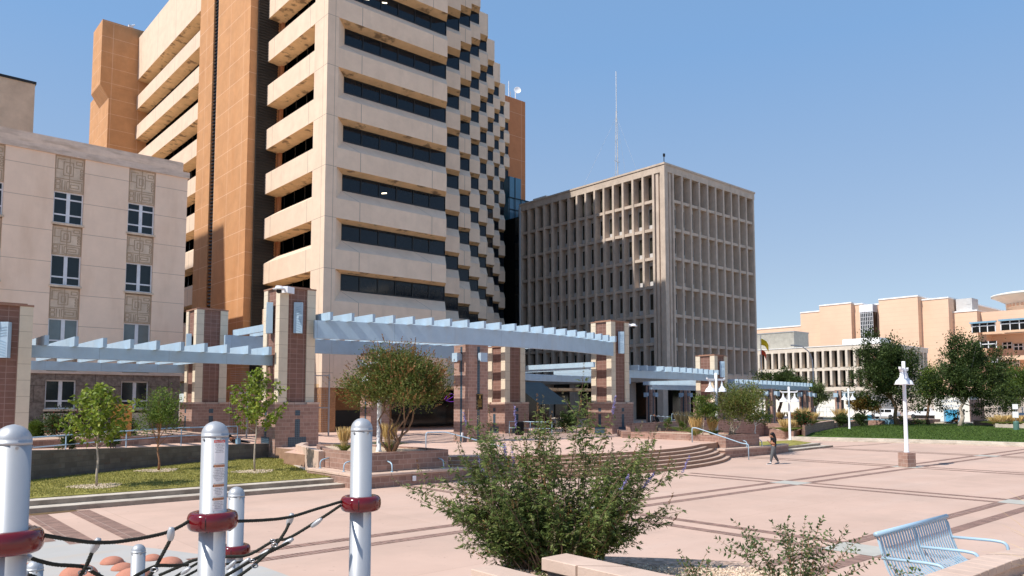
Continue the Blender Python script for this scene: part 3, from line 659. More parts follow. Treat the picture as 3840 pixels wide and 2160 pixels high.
def carved(c_, z0, z1):
    x0, x1 = c_; w_ = x1-x0; h_ = z1-z0
    o = MB().box(x0, x1, BY+.12, BY+.39, z0, z1).build('carved_panel', 'carved_stone', B)
    g = MB()
    def L(u0, v0, u1, v1):
        t_ = .022
        if abs(u1-u0) > abs(v1-v0): g.box(x0+min(u0, u1)*w_, x0+max(u0, u1)*w_, BY+.10, BY+.121, z0+v0*h_-t_, z0+v0*h_+t_)
        else: g.box(x0+u0*w_-t_, x0+u0*w_+t_, BY+.099, BY+.122, z0+min(v0, v1)*h_, z0+max(v0, v1)*h_)
    def rect(u0, v0, u1, v1): L(u0, v0, u1, v0); L(u0, v1, u1, v1); L(u0, v0, u0, v1); L(u1, v0, u1, v1)
    rect(.03, .02, .97, .98); L(.5, 0, .5, 1); L(.03, .36, .97, .36); rect(.30, .46, .62, .84); rect(.40, .54, .54, .74)
    L(.03, .62, .30, .62); L(.10, .62, .10, .9); L(.10, .9, .36, .9); L(.62, .72, .92, .72); rect(.72, .80, .92, .90); rect(.86, .42, .95, .48); rect(.86, .52, .95, .58); rect(.86, .62, .95, .68)
    rect(.06, .22, .20, .32); rect(.06, .06, .20, .18); L(.26, .05, .26, .32); L(.36, .05, .36, .3); rect(.42, .06, .92, .30); rect(.54, .13, .82, .22)
    g.build('groove', 'groove', o)
for c_ in cols:
    carved(c_, 17.56, 20.02); carved(c_, 13.22, 15.2); carved(c_, 8.9, 10.97); carved(c_, 5.36, 6.7)
    for ri, (z0, z1) in enumerate(rows):
        x0, x1 = c_; y = BY+.22
        fr = MB(); t_ = .085
        fr.box(x0, x1, y, y+.12, z0, z0+t_); fr.box(x0, x1, y, y+.12, z1-t_, z1); fr.box(x0, x0+t_, y+.002, y+.12, z0+t_, z1-t_); fr.box(x1-t_, x1, y+.002, y+.12, z0+t_, z1-t_)
        xm = (x0+x1)/2; fr.box(xm-.11, xm+.11, y-.02, y+.11, z0+t_, z1-t_)
        zl = z0+(z1-z0)*.28; fr.box(x0+t_, x1-t_, y+.004, y+.115, zl-.05, zl+.05)
        if ri == 0: zl = z0+(z1-z0)*.77; fr.box(x0+t_, x1-t_, y+.004, y+.115, zl-.05, zl+.05)
        f = fr.build('window', 'white_frame', B)
        MB().box(x0+.02, x1-.02, y+.05, y+.1, z0+.02, z1-.02).build('pane', 'curtain_glass' if ri == 2 else 'old_glass', f)
        MB().box(x0-.08, x1+.08, y-.3, y+.1, z0-.14, z0-.002).build('sill', 'carved_stone', f)
tag(B, None)
t = thing('rear_block', 'plain beige taller block with a dark coping behind the old pink building', 'building', (0, 0, 0))
MB().box(-16, 13, 89.1, 104, 0, 35.8).build('wall', 'beige_stucco', t); MB().box(-16.1, 13.1, 89, 104.1, 35.8, 36.05).build('coping', 'mullion_dark', t)
# off-frame tower block to the left that shades the lift shaft
t = thing('neighbour_tower', 'plain concrete tower block standing left of the picture, seen only by its shadow', 'building', (0, 0, 0))
MB().box(-34, -10, 78.0, 98, 0, 65).build('wall', 'beige_stucco', t)
nw = MB()
for k in range(14): nw.box(-33, -11, 77.9, 77.98, 4+k*4, 6+k*4); nw.box(-9.98, -9.9, 80, 97, 4+k*4, 6+k*4)
nw.build('ribbon_windows', 'tower_glass', t)
# ================================================================== PILLARS AND PERGOLAS
def sconce(parent, face, x, y, z0, z1):
    """wedge shaped blue light cover on the -Y (A) or -X (B) face"""
    g = MB(); hw = .27; dp = .34
    if face == 'A': g.prism([(x-hw, y-.08), (x+hw, y-.08), (x+hw-.05, y-dp+.12), (x+.1, y-dp-.05)][::1], z0, z1)
    else: g.prism([(x-.08, y-hw), (x-.08, y+hw), (x-dp+.1, y+hw-.05), (x-dp-.05, y-.1)], z0, z1)
    o = g.build('light_cover', 'pergola_blue', parent, bevel=.01)
    br = MB()
    if face == 'A': br.box(x-.12, x+.12, y-.1, y+.0, z0+.2, z1-.2)
    else: br.box(x-.1, x, y-.12, y+.12, z0+.2, z1-.2)
    br.build('bracket', 'mullion_dark', o)
    sl_ = MB()
    n = 10
    for i in range(n):
        zc = z0+(z1-z0)*(.12+.76*i/n); sgn = 1 if i > n/2 else -1
        if face == 'A':
            p0 = Vector((x-hw+.04, y-.085-.03, zc)); p1 = Vector((x+.06, y-dp-.045, zc+sgn*.12)); sl_.tube([p0+(p1-p0)*.15, p1-(p1-p0)*.1], .008, 4)
        else:
            p0 = Vector((x-dp-.04, y-.06, zc)); p1 = Vector((x-dp+.08, y+hw-.08, zc+sgn*.12)); sl_.tube([p0, p1], .008, 4)
    sl_.build('incised_lines', 'utility_blue', o)
def tall_pillar(label, x, y, zb, zt, fa=True, fb=False, s=2.1, zs=(7.05, 8.75), zp=3.3):
    t = thing('stone_pillar', label, 'pillar', (x+s/2, y+s/2, zb), group='tall brick and cream pillars of the pergola')
    ox, oy, oz = x+s/2, y+s/2, zb; h = s/2; H_ = zt-zb; P_ = zp-zb
    MB().box(-h+.09, h-.09, -h+.09, h-.09, P_-.02, H_-.08).build('brick_shaft', 'brick_panel', t)
    for sx in (-1, 1):
        for sy in (-1, 1):
            w_ = .50; xa, xb = (-h, -h+w_) if sx < 0 else (h-w_, h); ya, yb = (-h, -h+w_) if sy < 0 else (h-w_, h)
            MB().box(xa, xb, ya, yb, P_-.01, H_-.1).build('corner_column', 'cream_cast', t)
    cp_ = MB(); cp_.box(-h-.02, h+.02, -h-.02, h+.02, H_-.1, H_-.02); cp_.box(-h+.2, h-.2, -h+.2, h-.2, H_-.02, H_+.05)
    cp_.build('cap', 'cap_brown', t)
    q = h+.2
    MB().box(-q, q, -q, q, -.9, P_-.12).build('plinth', 'brick_light', t)
    lc = MB()
    for sx in (-1, 1):
        for sy in (-1, 1):
            xa, xb = (-q-.02, -q+.72) if sx < 0 else (q-.72, q+.02); ya, yb = (-q-.02, -q+.72) if sy < 0 else (q-.72, q+.02)
            lc.box(xa, xb, ya, yb, P_-.12, P_)
    lc.box(-q+.5, q-.5, -q+.1, q-.1, P_-.12, P_-.01); lc.box(-q+.1, q-.1, -q+.5, q-.5, P_-.119, P_-.012)
    lc.build('plinth_cap', 'bench_stone', t)
    tl = MB()
    for (u0, u1, z0, z1) in ((-.14, .14, P_-.72, P_-.44), (-.14, .14, .52, P_-.92), (-.52, .52, .0, .52)):
        tl.box(u0, u1, -q-.012, -q+.05, z0, z1); tl.box(-q-.012, -q+.05, u0, u1, z0, z1)
    tl.build('tile_inlay', 'blue_tile', t)
    if fa: sconce(t, 'A', 0, -h+.05, zs[0]-zb, zs[1]-zb)
    if fb: sconce(t, 'B', -h+.05, 0, zs[0]-zb, zs[1]-zb)
    return t
P3 = tall_pillar('tallest looking brick and cream pillar left of centre, carrying a dome camera', 17.35, 38.85, .9, 9.6, True, True)
P2 = tall_pillar('brick and cream pillar second from the left, behind, beside the old building corner', 17.3, 51.7, .9, 9.6, False, True, zs=(6.1, 7.9))
P1 = tall_pillar('brick and cream pillar cut by the left edge of the photo', 3.93, 39.06, .3, 7.6, True, False, zs=(5.2, 6.75), zp=.6)
P5 = tall_pillar('shorter looking brick and cream pillar just right of the bronze plaque pillar', 38.25, 44.5, .9, 7.7, False, False)
P6 = tall_pillar('brick and cream pillar right of centre with a camera arm on its right side', 43.9, 38.6, .9, 9.6, True, False)
P7 = tall_pillar('brick and cream pillar behind the many stemmed tree and lamp on the right', 60.3, 40.4, .9, 7.7, True, False, zs=(5.6, 7.1))
def slim_pillar(label, x, y, zb, zt, s=1.5, br=True, plaque=False, brz=(5.75, 6.3)):
    t = thing('slim_pillar', label, 'pillar', (x+s/2, y+s/2, zb), group='slim brick pillars of the pergola'); h = s/2; H_ = zt-zb
    MB().box(-h, h, -h, h, 0, H_).build('brick_shaft', 'brick_light', t)
    tl = MB(); tl.box(-.1, .1, -h-.006, -h+.05, .0, H_-.1); tl.box(-h-.006, -h+.05, -.1, .1, .0, H_-.1); tl.build('tile_slot', 'blue_tile', t)
    if br:
        z0, z1 = brz[0]-zb, brz[1]-zb
        for (u, v) in ((0, -1), (-1, 0)):
            b_ = MB()
            if v: b_.prism([(-.22, -h-.5), (.3, -h-.5), (.22, -h-.12), (-.12, -h-.12)], [z0]*2+[z0+.25]*2, z1); b_.box(-.06, .06, -h-.13, -h, z0+.1, z1-.05)
            else: b_.prism([(-h-.5, -.22), (-h-.5, .3), (-h-.12, .22), (-h-.12, -.12)], [z0]*2+[z0+.25]*2, z1); b_.box(-h-.13, -h, -.06, .06, z0+.1, z1-.05)
            b_.build('lamp_bracket', 'pergola_blue', t)
    if plaque:
        p_ = MB().box(-.16, .30, -h-.05, -h-.008, 1.95, 2.9).build('plaque', 'plaque', t)
        g = MB(); g.box(-.13, .27, -h-.056, -h-.05, 2.85, 2.87); g.box(.02, .12, -h-.06, -h-.05, 2.62, 2.8)
        for k in range(6): g.box(-.08, .22, -h-.056, -h-.05, 2.52-.08*k, 2.54-.08*k)
        g.build('relief', 'brass', p_)
        MB().box(-h-.06, -h, -.25, -.1, .35, .55).build('socket_box', 'lamp_white', t)
    return t
slim_pillar('slim brick pillar with a bronze plaque under the middle of the big pergola', 28.3, 36.3, .9, 6.8, plaque=True)
slim_pillar('slim brick pillar behind the rusty flowered tree, under the rear pergola beam', 27.6, 46.5, .9, 6.8)
for i, (px, d, zt) in enumerate([(2890, 77, 4.65), (3015, 86, 4.65), (3034, 95, 4.65), (3148, 92, 4.75), (2780, 98, 5.2), (2440, 88, 5.25), (2570, 92, 5.25)]):
    p = atd(px, 1500, d); lab = ['slim brick pillar with a blue tile slot under the far pergola, left one by the dark trunk', 'slim brick pillar under the far end of the far pergola, front one', 'slim shaded brick pillar under the far end of the far pergola, rear one', 'free standing slim brick pillar right of the street lamp with two bells, before the white wall', 'slim pillar far behind the brick and cream pillar on the right', 'slim shaded pillar under the right pergola near the dark lobby, left one', 'slim shaded pillar under the right pergola near the dark lobby, right one'][i]
    slim_pillar(lab, p.x-.35, p.y-.35, .9, zt, s=.75, brz=(3.9, 4.4))
def lerp_poly(P, t_):
    L_ = [0]
    for i in range(len(P)-1): L_.append(L_[-1]+math.dist(P[i], P[i+1]))
    s_ = t_*L_[-1]
    for i in range(len(P)-1):
        if s_ <= L_[i+1]+1e-9:
            u = (s_-L_[i])/(L_[i+1]-L_[i]); return (P[i][0]+(P[i+1][0]-P[i][0])*u, P[i][1]+(P[i+1][1]-P[i][1])*u)
    return P[-1]
def pergola(label, front, rear, zb, zt, n, over=.75, rw=.17, rh=.43, rz=None, kind='curved'):
    t = thing('pergola', label, 'pergola', (front[0][0], front[0][1], 0), group='light blue steel pergolas over the terrace'); ox, oy = front[0]
    def beam(P):
        m_ = MB(); Q = [lerp_poly(P, i/16) for i in range(17)] if len(P) > 2 else P
        hw = .16; V = []
        for i, q in enumerate(Q):
            a_ = Q[max(i-1, 0)]; b_ = Q[min(i+1, len(Q)-1)]; dx, dy = b_[0]-a_[0], b_[1]-a_[1]; l_ = math.hypot(dx, dy); nx, ny = -dy/l_*hw, dx/l_*hw
            for (sx, z) in ((-1, zb), (1, zb), (1, zt), (-1, zt)): V.append((q[0]+sx*nx-ox, q[1]+sx*ny-oy, z))
        F_ = []
        for i in range(len(Q)-1):
            for j in range(4): F_.append((4*i+j, 4*i+(j+1) % 4, 4*i+4+(j+1) % 4, 4*i+4+j))
        F_ += [(3, 2, 1, 0), (4*len(Q)-4, 4*len(Q)-3, 4*len(Q)-2, 4*len(Q)-1)]
        m_.add(V, F_).build('beam', 'pergola_blue', t)
    beam(front); beam(rear)
    for i in range(n):
        u = (i+.5)/n; a_ = lerp_poly(front, u); b_ = lerp_poly(rear, u)
        if kind == 'par': b_ = (a_[0]+.0, b_[1])
        dx, dy = b_[0]-a_[0], b_[1]-a_[1]; l_ = math.hypot(dx, dy); dx /= l_; dy /= l_
        p0 = (a_[0]-dx*over-ox, a_[1]-dy*over-oy); p1 = (b_[0]+dx*over-ox, b_[1]+dy*over-oy); nx, ny = -dy*rw/2, dx*rw/2
        MB().prism([(p0[0]+nx, p0[1]+ny), (p0[0]-nx, p0[1]-ny), (p1[0]-nx, p1[1]-ny), (p1[0]+nx, p1[1]+ny)], zt-.012, zt+rh).build('rafter', 'pergola_blue', t)
    return t
def smoothpoly(P, n=12):
    out = []
    for i in range(len(P)-1):
        p0 = P[max(i-1, 0)]; p1 = P[i]; p2 = P[i+1]; p3 = P[min(i+2, len(P)-1)]
        for k in range(n):
            t_ = k/n; out.append(tuple(.5*(2*p1[j]+(-p0[j]+p2[j])*t_+(2*p0[j]-5*p1[j]+4*p2[j]-p3[j])*t_*t_+(-p0[j]+3*p1[j]-3*p2[j]+p3[j])*t_**3) for j in (0, 1)))
    return out+[tuple(P[-1])]
fr = smoothpoly([(19.2, 38.5), (24.5, 37.1), (29.2, 36.4), (34, 36.3), (38.5, 36.9), (43.6, 38.3)])
re_ = smoothpoly([(18.9, 50.9), (24, 50.3), (29, 49.8), (34, 49.3), (38.6, 48.7), (43.4, 48.2)])
pergola('largest light blue pergola spanning the middle between the two tallest pillars', fr, re_, 6.8, 7.8, 21, kind='par')
pergola('light blue pergola at the far left in front of the old pink building', smoothpoly([(6.0, 39.8), (11, 39.6), (17.6, 40.0)]), smoothpoly([(6.2, 54.6), (11, 54.8), (17.6, 54.3)]), 5.3, 5.85, 10, kind='par')
pergola('lower light blue pergola right of the central pillars, ending at the pillar with a lamp', smoothpoly([(46.1, 38.95), (49, 39.0), (53, 39.2), (60.35, 40.5)]), smoothpoly([(41.4, 46.2), (46, 50), (54, 51), (62, 52)]), 5.22, 5.82, 13, kind='par', rh=.4)
pergola('farthest light blue pergola near the dark trees on the right', smoothpoly([(62.3, 40.2), (72, 41.6), (84.3, 43.9)]), smoothpoly([(63, 50), (73, 51.5), (85, 53.5)]), 4.62, 5.1, 20, kind='par', rh=.36)
pg5 = [o for o in C.objects if o.name.startswith('pergola') and o.get('label', '').startswith('lower light')][0]
for i in range(4):
    x = 40.5+.95*i-46.1; MB().box(x, x+.17, [37.3, 39.0, 39.7, 40.4][i]-38.95, 46.6+i*1.0-38.95, 5.81, 6.2).build('rafter', 'pergola_blue', pg5)
# dome cameras
def domecam(label, p, dirx, diry):
    t = thing('dome_camera', label, 'security camera', p)
    MB().box(-.1, .5, -.22, .22, -.15, .2).build('mount', 'lamp_white', t)
    MB().tube([(-.05, 0, .05), (-.45, 0, .08)], .06, 8).build('arm', 'lamp_white', t)
    MB().lathe([(.01, .12), (.16, .1), (.22, -.02), (.34, -.06), (.3, -.1), (.01, -.1)][::-1], (-.55, 0, .05), 18).build('hood', 'lamp_white', t, smooth=True)
    MB().lathe([(.01, -.3), (.1, -.27), (.14, -.2), (.13, -.1), (.01, -.1)], (-.55, 0, .05), 14).build('lens_dome', 'black_plastic', t, smooth=True)
    t.rotation_euler = (0, 0, math.atan2(-diry, -dirx)); return t
domecam('white dome camera on top of the tallest looking pillar left of centre', (17.6, 38.75, 9.35), -.55, -.3)
domecam('white dome camera on an arm at the right side of the pillar right of centre', (46.25, 39.0, 9.35), .9, -.45)
# ================================================================== LAMPS
def street_lamp(label, x, y, zb, ztop, arm_ang, zoff=0, pedestal=None, r=.085):
    t = thing('street_lamp', label, 'street lamp', (x, y, zb), arm_ang, group='white twin bell street lamps')
    h = ztop-zb; b0 = .72 if pedestal else 0
    MB().tube([(0, 0, b0), (0, 0, b0+.06), (0, 0, b0+.1), (0, 0, h*.6), (0, 0, h)], [r+.05, r+.045, r+.01, r, r*.95], 16).build('pole', 'lamp_white', t, smooth=True)
    za = h-.42
    a_ = MB(); a_.box(-.62, .62, -.05, .05, za-.06, za+.06); a_.add([(-.62, -.05, za+.06), (-.62, .05, za+.06), (-.52, .05, za-.14), (-.52, -.05, za-.14)], [(0, 1, 2, 3)])
    for sx in (-1, 1): a_.prism([(sx*.72, -.05), (sx*.6, -.05), (sx*.6, .05), (sx*.72, .05)], [za+.02, za-.05, za-.05, za+.02], [za+.12, za+.06, za+.06, za+.12])
    a_.build('cross_arm', 'lamp_white', t)
    for sx in (-1, 1):
        l = MB().lathe([(.01, 0), (.03, 0), (.035, -.12), (.07, -.16), (.055, -.22), (.09, -.28), (.075, -.34), (.13, -.4), (.15, -.46), (.22, -.5), (.28, -.58), (.31, -.68), (.36, -.73), (.345, -.735), (.29, -.69), (.2, -.55), (.01, -.5)], (0, 0, 0), 22).build('lamp_shade', 'lamp_white', t, smooth=True)
        l.location = (sx*.47, 0, za-.05)
    if pedestal:
        p_ = MB().box(-.29, .29, -.29, .29, 0, .72).build('pedestal', 'brick_light', t, bevel=.01); p_.rotation_euler = (0, 0, pedestal)
        if True: p_.rotation_euler = (0, 0, pedestal-arm_ang)
    return t
Lp = at(3418, 1751, 0)
street_lamp('big white twin bell lamp on a brick pedestal in the open plaza', 40.95, 16.1, 0, 5.4, R(48.8-90+48), pedestal=R(48.8-90+22+90), r=.09)
street_lamp('white twin bell lamp standing in the planter right of the steps', 41.45, 27.7, 1.2, 5.15, R(-41.2+25))
p = atd(2960.7, 1575, 60); street_lamp('white twin bell lamp behind the golden grass clump on the right', p.x, p.y, .3, 4.52, R(-41.2+5))
p = atd(3185, 1590, 80); street_lamp('farthest white twin bell lamp beside the dark shrubs left of the far trees', p.x, p.y, .5, 4.75, R(-41.2+10))
street_lamp('white twin bell lamp half hidden by the rusty flowered tree', 16.9, 27.8, 1.2, 5.35, R(-41.2+15))
t = thing('cobra_street_light', 'tall grey curved arm street light before the finned building', 'street light', tuple(atd(3053, 1540, 120).xy)+(.5,), R(-41))
MB().tube([(0, 0, 0), (0, 0, 8), (-.1, 0, 9.5), (-.6, 0, 10.8), (-1.6, 0, 11.6), (-2.6, 0, 11.8)], [.13, .11, .1, .09, .08, .07], 8).build('pole', 'mast', t); MB().box(-3.4, -2.5, -.15, .15, 11.7, 11.9).build('lamp_head', 'mast', t)
t = thing('traffic_post', 'thin grey post beside the white suv on the street', 'post', tuple(atd(3302, 1570, 112).xy)+(.4,))
MB().tube([(0, 0, 0), (0, 0, 4.6)], .08, 6).build('pole', 'mast', t)
# flagpole
p = atd(2858, 1500, 118)
t = thing('flagpole', 'flagpole with a yellow flag above a red flag before the finned building', 'flagpole', (p.x, p.y, .5), R(-41.2))
MB().tube([(0, 0, 0), (0, 0, 13.3)], [.09, .05], 8).build('pole', 'lamp_white', t)
def flag(z, w_, h_, m_, sag):
    f = MB(); n = 10; vs = []; 
    for i in range(n+1):
        u = i/n
        for j in range(5):
            v = j/4; vs.append((.06+u*w_*.8, .18*math.sin(u*7+v*1.5), z-v*h_-sag*u*u+.15*u*math.sin(v*3)))
    fs = [(i*5+j, i*5+j+1, (i+1)*5+j+1, (i+1)*5+j) for i in range(n) for j in range(4)]
    o_ = f.add(vs, fs).build('flag', m_, t, smooth=True); s_ = o_.modifiers.new('s', 'SOLIDIFY'); s_.thickness = .02; return o_
flag(12.7, 1.5, 1.0, 'flag_yellow', 1.1); flag(11.0, 1.0, .8, 'flag_red', .9)
# ================================================================== RAILINGS
def railobj(name, label, parts, m='rail_blue', cat='railing', r=.025, group=None):
    t = thing(name, label, cat, tuple(parts[0][1][0]), group=group); o_ = Vector(parts[0][1][0])
    for nm, pts in parts: MB().tube([Vector(q)-o_ for q in pts], r, 8).build(nm, m, t, smooth=True)
    return t
def bend(pts, rr=.12, n=5):
    P = [Vector(p) for p in pts]; out = [P[0]]
    for i in range(1, len(P)-1):
        a_ = (P[i-1]-P[i]).normalized(); b_ = (P[i+1]-P[i]).normalized(); q = min(rr, (P[i-1]-P[i]).length*.45, (P[i+1]-P[i]).length*.45)
        s_ = P[i]+a_*q; e_ = P[i]+b_*q
        for k in range(n+1):
            u = k/n; out.append(s_*(1-u)**2+P[i]*2*u*(1-u)+e_*u*u)
    return out+[P[-1]]
h0 = at(2596, 1659, .9); h1 = at(2808, 1725, 0); hv = Vector((h1.x-h0.x, h1.y-h0.y, 0)).normalized()
railobj('handrail', 'light blue handrail at the right end of the round steps', [('rail', bend([h0, h0+Vector((0, 0, .88)), h0+hv*.3+Vector((0, 0, .86)), h1-hv*.35+Vector((0, 0, .93)), h1+Vector((0, 0, .9)), h1], .12))], r=.03)
h0 = at(1597, 1684, .9); 
railobj('handrail', 'light blue handrail at the left end of the round steps, behind the left planter', [('rail', bend([h0, h0+Vector((0, 0, .85)), h0+Vector((1.0, -.3, .85)), h0+Vector((3.4, -2.2, 0.05)), h0+Vector((3.4, -2.2, -.75))], .14))], r=.03)
stp = bend([(0, 0, 0), (0, 0, .34), (0, .42, .42)], .2)
for i, (x, y, rz, lab) in enumerate([(14.95, 29.2, -90, 'blue skate stop hoop on the left side of the planter ledge, farthest back'), (14.95, 27.2, -90, 'blue skate stop hoop on the left side of the planter ledge, near its corner'), (16.3, 25.8, 0, 'blue skate stop hoop on the left ledge front, left of the socket box'), (18.8, 25.8, 0, 'blue skate stop hoop on the front of the left ledge, at its right end'), (41.7, 25.75, 0, 'blue skate stop hoop on the right ledge beside the handrail'), (43.6, 25.85, 0, 'blue skate stop hoop at the far right end of the right ledge')]):
    s_ = MB().tube(stp, .028, 8).lathe([(.01, -.01), (.06, -.01), (.06, .015), (.01, .015)], (0, 0, .01), 12).build('skate_stop', 'rail_blue', smooth=True)
    s_.location = (x, y, .55); s_.rotation_euler = (0, 0, R(rz)); tag(s_, lab, 'skate stop', 'blue hoops on the bench ledges')
tag(MB().box(-.08, .08, -.06, 0, -.1, .1).build('socket_box', 'lamp_white', bevel=.01), 'small white socket box on the front of the left stone bench', 'socket').location = (17.15, 25.53, .27)
# ramp railing behind the curved wall
t = thing('railing', 'long light blue two bar ramp railing behind the curved block wall', 'railing', (5.3, 34.4, 0))
def onwall(u): return lerp_poly([(c_[0]-.6, c_[1]+1.0) for c_ in cw], u)
top_ = []; low_ = []
for i in range(25):
    u = .16+.80*i/24; q = onwall(u); z = 1.62+.22*min(1, max(0, (u-.3)/.5)); top_.append((q[0]-5.3, q[1]-34.4, z+.18)); low_.append((q[0]-5.3, q[1]-34.4, z-.22))
MB().tube(top_, .03, 8).build('top_rail', 'rail_blue', t, smooth=True); MB().tube(low_, .025, 8).build('lower_rail', 'rail_blue', t, smooth=True)
for i in range(0, 25, 4): MB().tube([(low_[i][0], low_[i][1], .9), (top_[i][0], top_[i][1], top_[i][2])], .025, 8).build('post', 'rail_blue', t)
# railings near the dark lobby
def simple_rail(label, a_, b_, n=4, h_=.95, m='rail_blue'):
    a_ = Vector(a_); b_ = Vector(b_); t = thing('railing', label, 'railing', a_)
    MB().tube([(0, 0, h_), (b_-a_)+Vector((0, 0, h_))], .03, 6).build('top_rail', m, t); MB().tube([(0, 0, h_*.5), (b_-a_)+Vector((0, 0, h_*.5))], .022, 6).build('lower_rail', m, t)
    for i in range(n+1):
        q = (b_-a_)*i/n; MB().tube([q, q+Vector((0, 0, h_))], .025, 6).build('post', m, t)
    return t
simple_rail('light blue railing by the dark litter bin behind the flowering bush', at(1910, 1628, .9), at(2070, 1632, .9), 4)
simple_rail('light blue sloping railing on the lobby stairs, left one', at(2440, 1600, .9), at(2520, 1612, .9), 3, 1.1)
simple_rail('light blue sloping railing on the lobby stairs, right one', at(2520, 1596, .9)+Vector((0, 0, .1)), at(2600, 1606, .9), 3, 1.1)
simple_rail('pale blue railing before the white wall of the finned building', atd(3060, 1562, 96), atd(3127, 1562, 96), 5, 1.2)
# litter bin
t = thing('litter_bin', 'round dark slatted litter bin beside the blue railing', 'litter bin', at(1948, 1632, .9))
bm_ = MB()
for i in range(20):
    a_ = 2*math.pi*i/20; bm_.box(.3*math.cos(a_)-.02, .3*math.cos(a_)+.02, .3*math.sin(a_)-.02, .3*math.sin(a_)+.02, .05, .95)
bm_.build('slats', 'black_plastic', t); MB().lathe([(.01, .02), (.27, .02), (.27, .9), (.33, .93), (.33, .98), (.2, 1.02), (.01, 1.02)], n=20).build('drum', 'black_plastic', t)
# chain link gate and fence near tower alley
t = thing('mesh_fence', 'galvanised chain link fence with gate frames beside the tall pillar', 'fence', (20.2, 50, .9))
for (x, h_) in ((0, 3.1), (1.6, 4.4), (3.6, 4.4), (6, 4.4)): MB().tube([(x, 0, 0), (x, 0, h_)], .06, 6).build('post', 'galvanised', t)
fm = MB(); fm.tube([(-1.2, 0, 3.0), (1.6, 0, 3.0)], .04, 6); fm.tube([(1.6, 0, 4.3), (6, 0, 4.3)], .04, 6); fm.tube([(1.6, 0, 2.0), (6, 0, 2.0)], .04, 6); fm.build('top_rail', 'galvanised', t)
wm = MB(); 
for i in range(60):
    x = -1.2+i*.12; h_ = 3.0 if x < 1.6 else 4.3; wm.box(x, x+.01, -.01, 0, .1, h_)
for i in range(30): wm.box(-1.2, 1.6 if i*.15 > 2.9 else 6, -.012, -.002, .1+i*.15-.005*0, .11+i*.15) if i*.15 < 3.0 or True else None
wm.build('mesh', 'galvanised', t)
# brick screen behind fence
wallobj('brick_wall', 'brown brick screen wall in the alley behind the chain link fence', [(22.0, 56.5), (28.0, 56.5), (28.0, 57), (22, 57)], .9, 4.3, 'brown_brick')
t = thing('orange_panel_board', 'tilted orange wooden board leaning behind the middle lawn tree', 'board', (11.2, 44.9, 1.3), R(12)); bd = MB().box(-.55, .55, -.04, .04, 0, 1.9).build('panel', 'tan_board', t); bd.rotation_euler = (R(-6), R(4), 0)
tag(MB().box(-.15, .15, -.1, .1, 0, .5).build('utility_box', 'rail_blue'), 'small light blue box on the ramp railing near the second pillar', 'box').location = (14.4, 40.6, 1.35)
# ================================================================== FAR BUILDINGS
t = thing('finned_building', 'two storey building with rows of tall concrete fins above a white wall', 'building', (0, 0, 0))
FX = 141.7; y0f, y1f = 59.5, 112.0
fb = MB(); fb.box(FX, FX+22, y0f, y1f, 13.15, 14.0); fb.box(FX+.0, FX+22, y0f, y1f, 9.35, 9.95)
fb.build('floor_band', 'fin_concrete', t)
MB().box(FX-.1, FX+22.1, y0f-.1, y1f, 14.0, 14.15).build('coping', 'coping_white', t)
MB().box(FX+1.3, FX+22, y0f+1.3, y1f, 5.6, 13.2).build('glazing', 'dark_glass', t)
MB().box(FX+1.6, FX+22, y0f+1.6, y1f, .4, 5.7).build('ground_wall', 'white_wall', t)
MB().box(FX+.25, FX+22, y0f+.2, y1f, 5.45, 6.2).build('floor_band', 'fin_concrete', t)
pn_ = MB()
n = 34
for i in range(n+1):
    y = y0f+.3+(y1f-y0f-.6)*i/n
    if i < 92:
        MB().box(FX-.12, FX+1.2, y-.22, y+.22, 9.95, 13.15).build('fin', 'fin_concrete', t)
        MB().prism([(FX-.12, y-.22), (FX+1.2, y-.22), (FX+1.2, y+.22), (FX-.12, y+.22)], [6.6, 5.46, 5.46, 6.6], 9.35).build('fin', 'fin_concrete', t)
    pn_.box(FX+1.1, FX+1.25, y+.25, y+.65, 6.2, 8.3); pn_.box(FX+1.1, FX+1.25, y+.25, y+.65, 9.95, 11.9)
for i in range(1, 13):
    x = FX+i*1.75
    MB().box(x-.2, x+.2, y0f-.12, y0f+1.2, 9.95, 13.15).build('fin', 'fin_concrete', t); MB().box(x-.2, x+.2, y0f-.12, y0f+1.2, 6.0, 9.35).build('fin', 'fin_concrete', t)
pn_.build('window_panel', 'fin_concrete', t)
MB().box(FX+3, FX+9, 78, 88, 14.15, 17.6).build('plant_room', 'grey_concrete', t); MB().box(FX+3, FX+8, 61, 68, 14.15, 15.4).build('plant_room', 'coping_white', t)
MB().box(FX+2.9, FX+9.1, 77.9, 88.1, 17.6, 17.8).build('plant_room_coping', 'roof_grey', t)
t = thing('peach_building', 'large stepped peach stucco building with a glazed bay and long windows at the back', 'building', (0, 0, 0))
PX = 185.0
segs = [(2839, 3005, 22.9, 0), (3005, 3077, 26.2, -.4), (3077, 3196, 27.2, -3.0), (3196, 3239, 26.9, -1.4), (3239, 3301, 26.6, 0), (3301, 3448, 27.1, -4.2), (3448, 3563, 26.3, -2.4), (3563, 3900, 23.2, 0)]
wl = MB(); cp2 = MB()
for (xa, xb, zt, dx) in segs:
    ya = onX(xa, 1300, PX+dx)[0]; yb = onX(xb, 1300, PX+dx)[0]
    if xa == 3563: yb = 57.0
    wl.box(PX+dx, PX+40, yb, ya+.02, .4, zt); cp2.box(PX+dx-.15, PX+40, yb-.1, ya+.03, zt, zt+.3)
wl.build('wall', 'peach_stucco', t); cp2.build('coping', 'coping_white', t)
wl = MB(); wl.box(PX+2, PX+40, 20, 57, 18.0, 23.0); wl.box(PX+6, PX+40, 20, 57, .4, 18); 
for z in (13.2, 8.6, 4.5): wl.box(PX+2, PX+6.2, 20, 57, z-.9, z)
wl.box(PX+2, PX+6, 56, 57, .4, 18.1); wl.build('wall', 'peach_stucco', t)
wy = lambda px: onX(px, 1300, PX)[0]
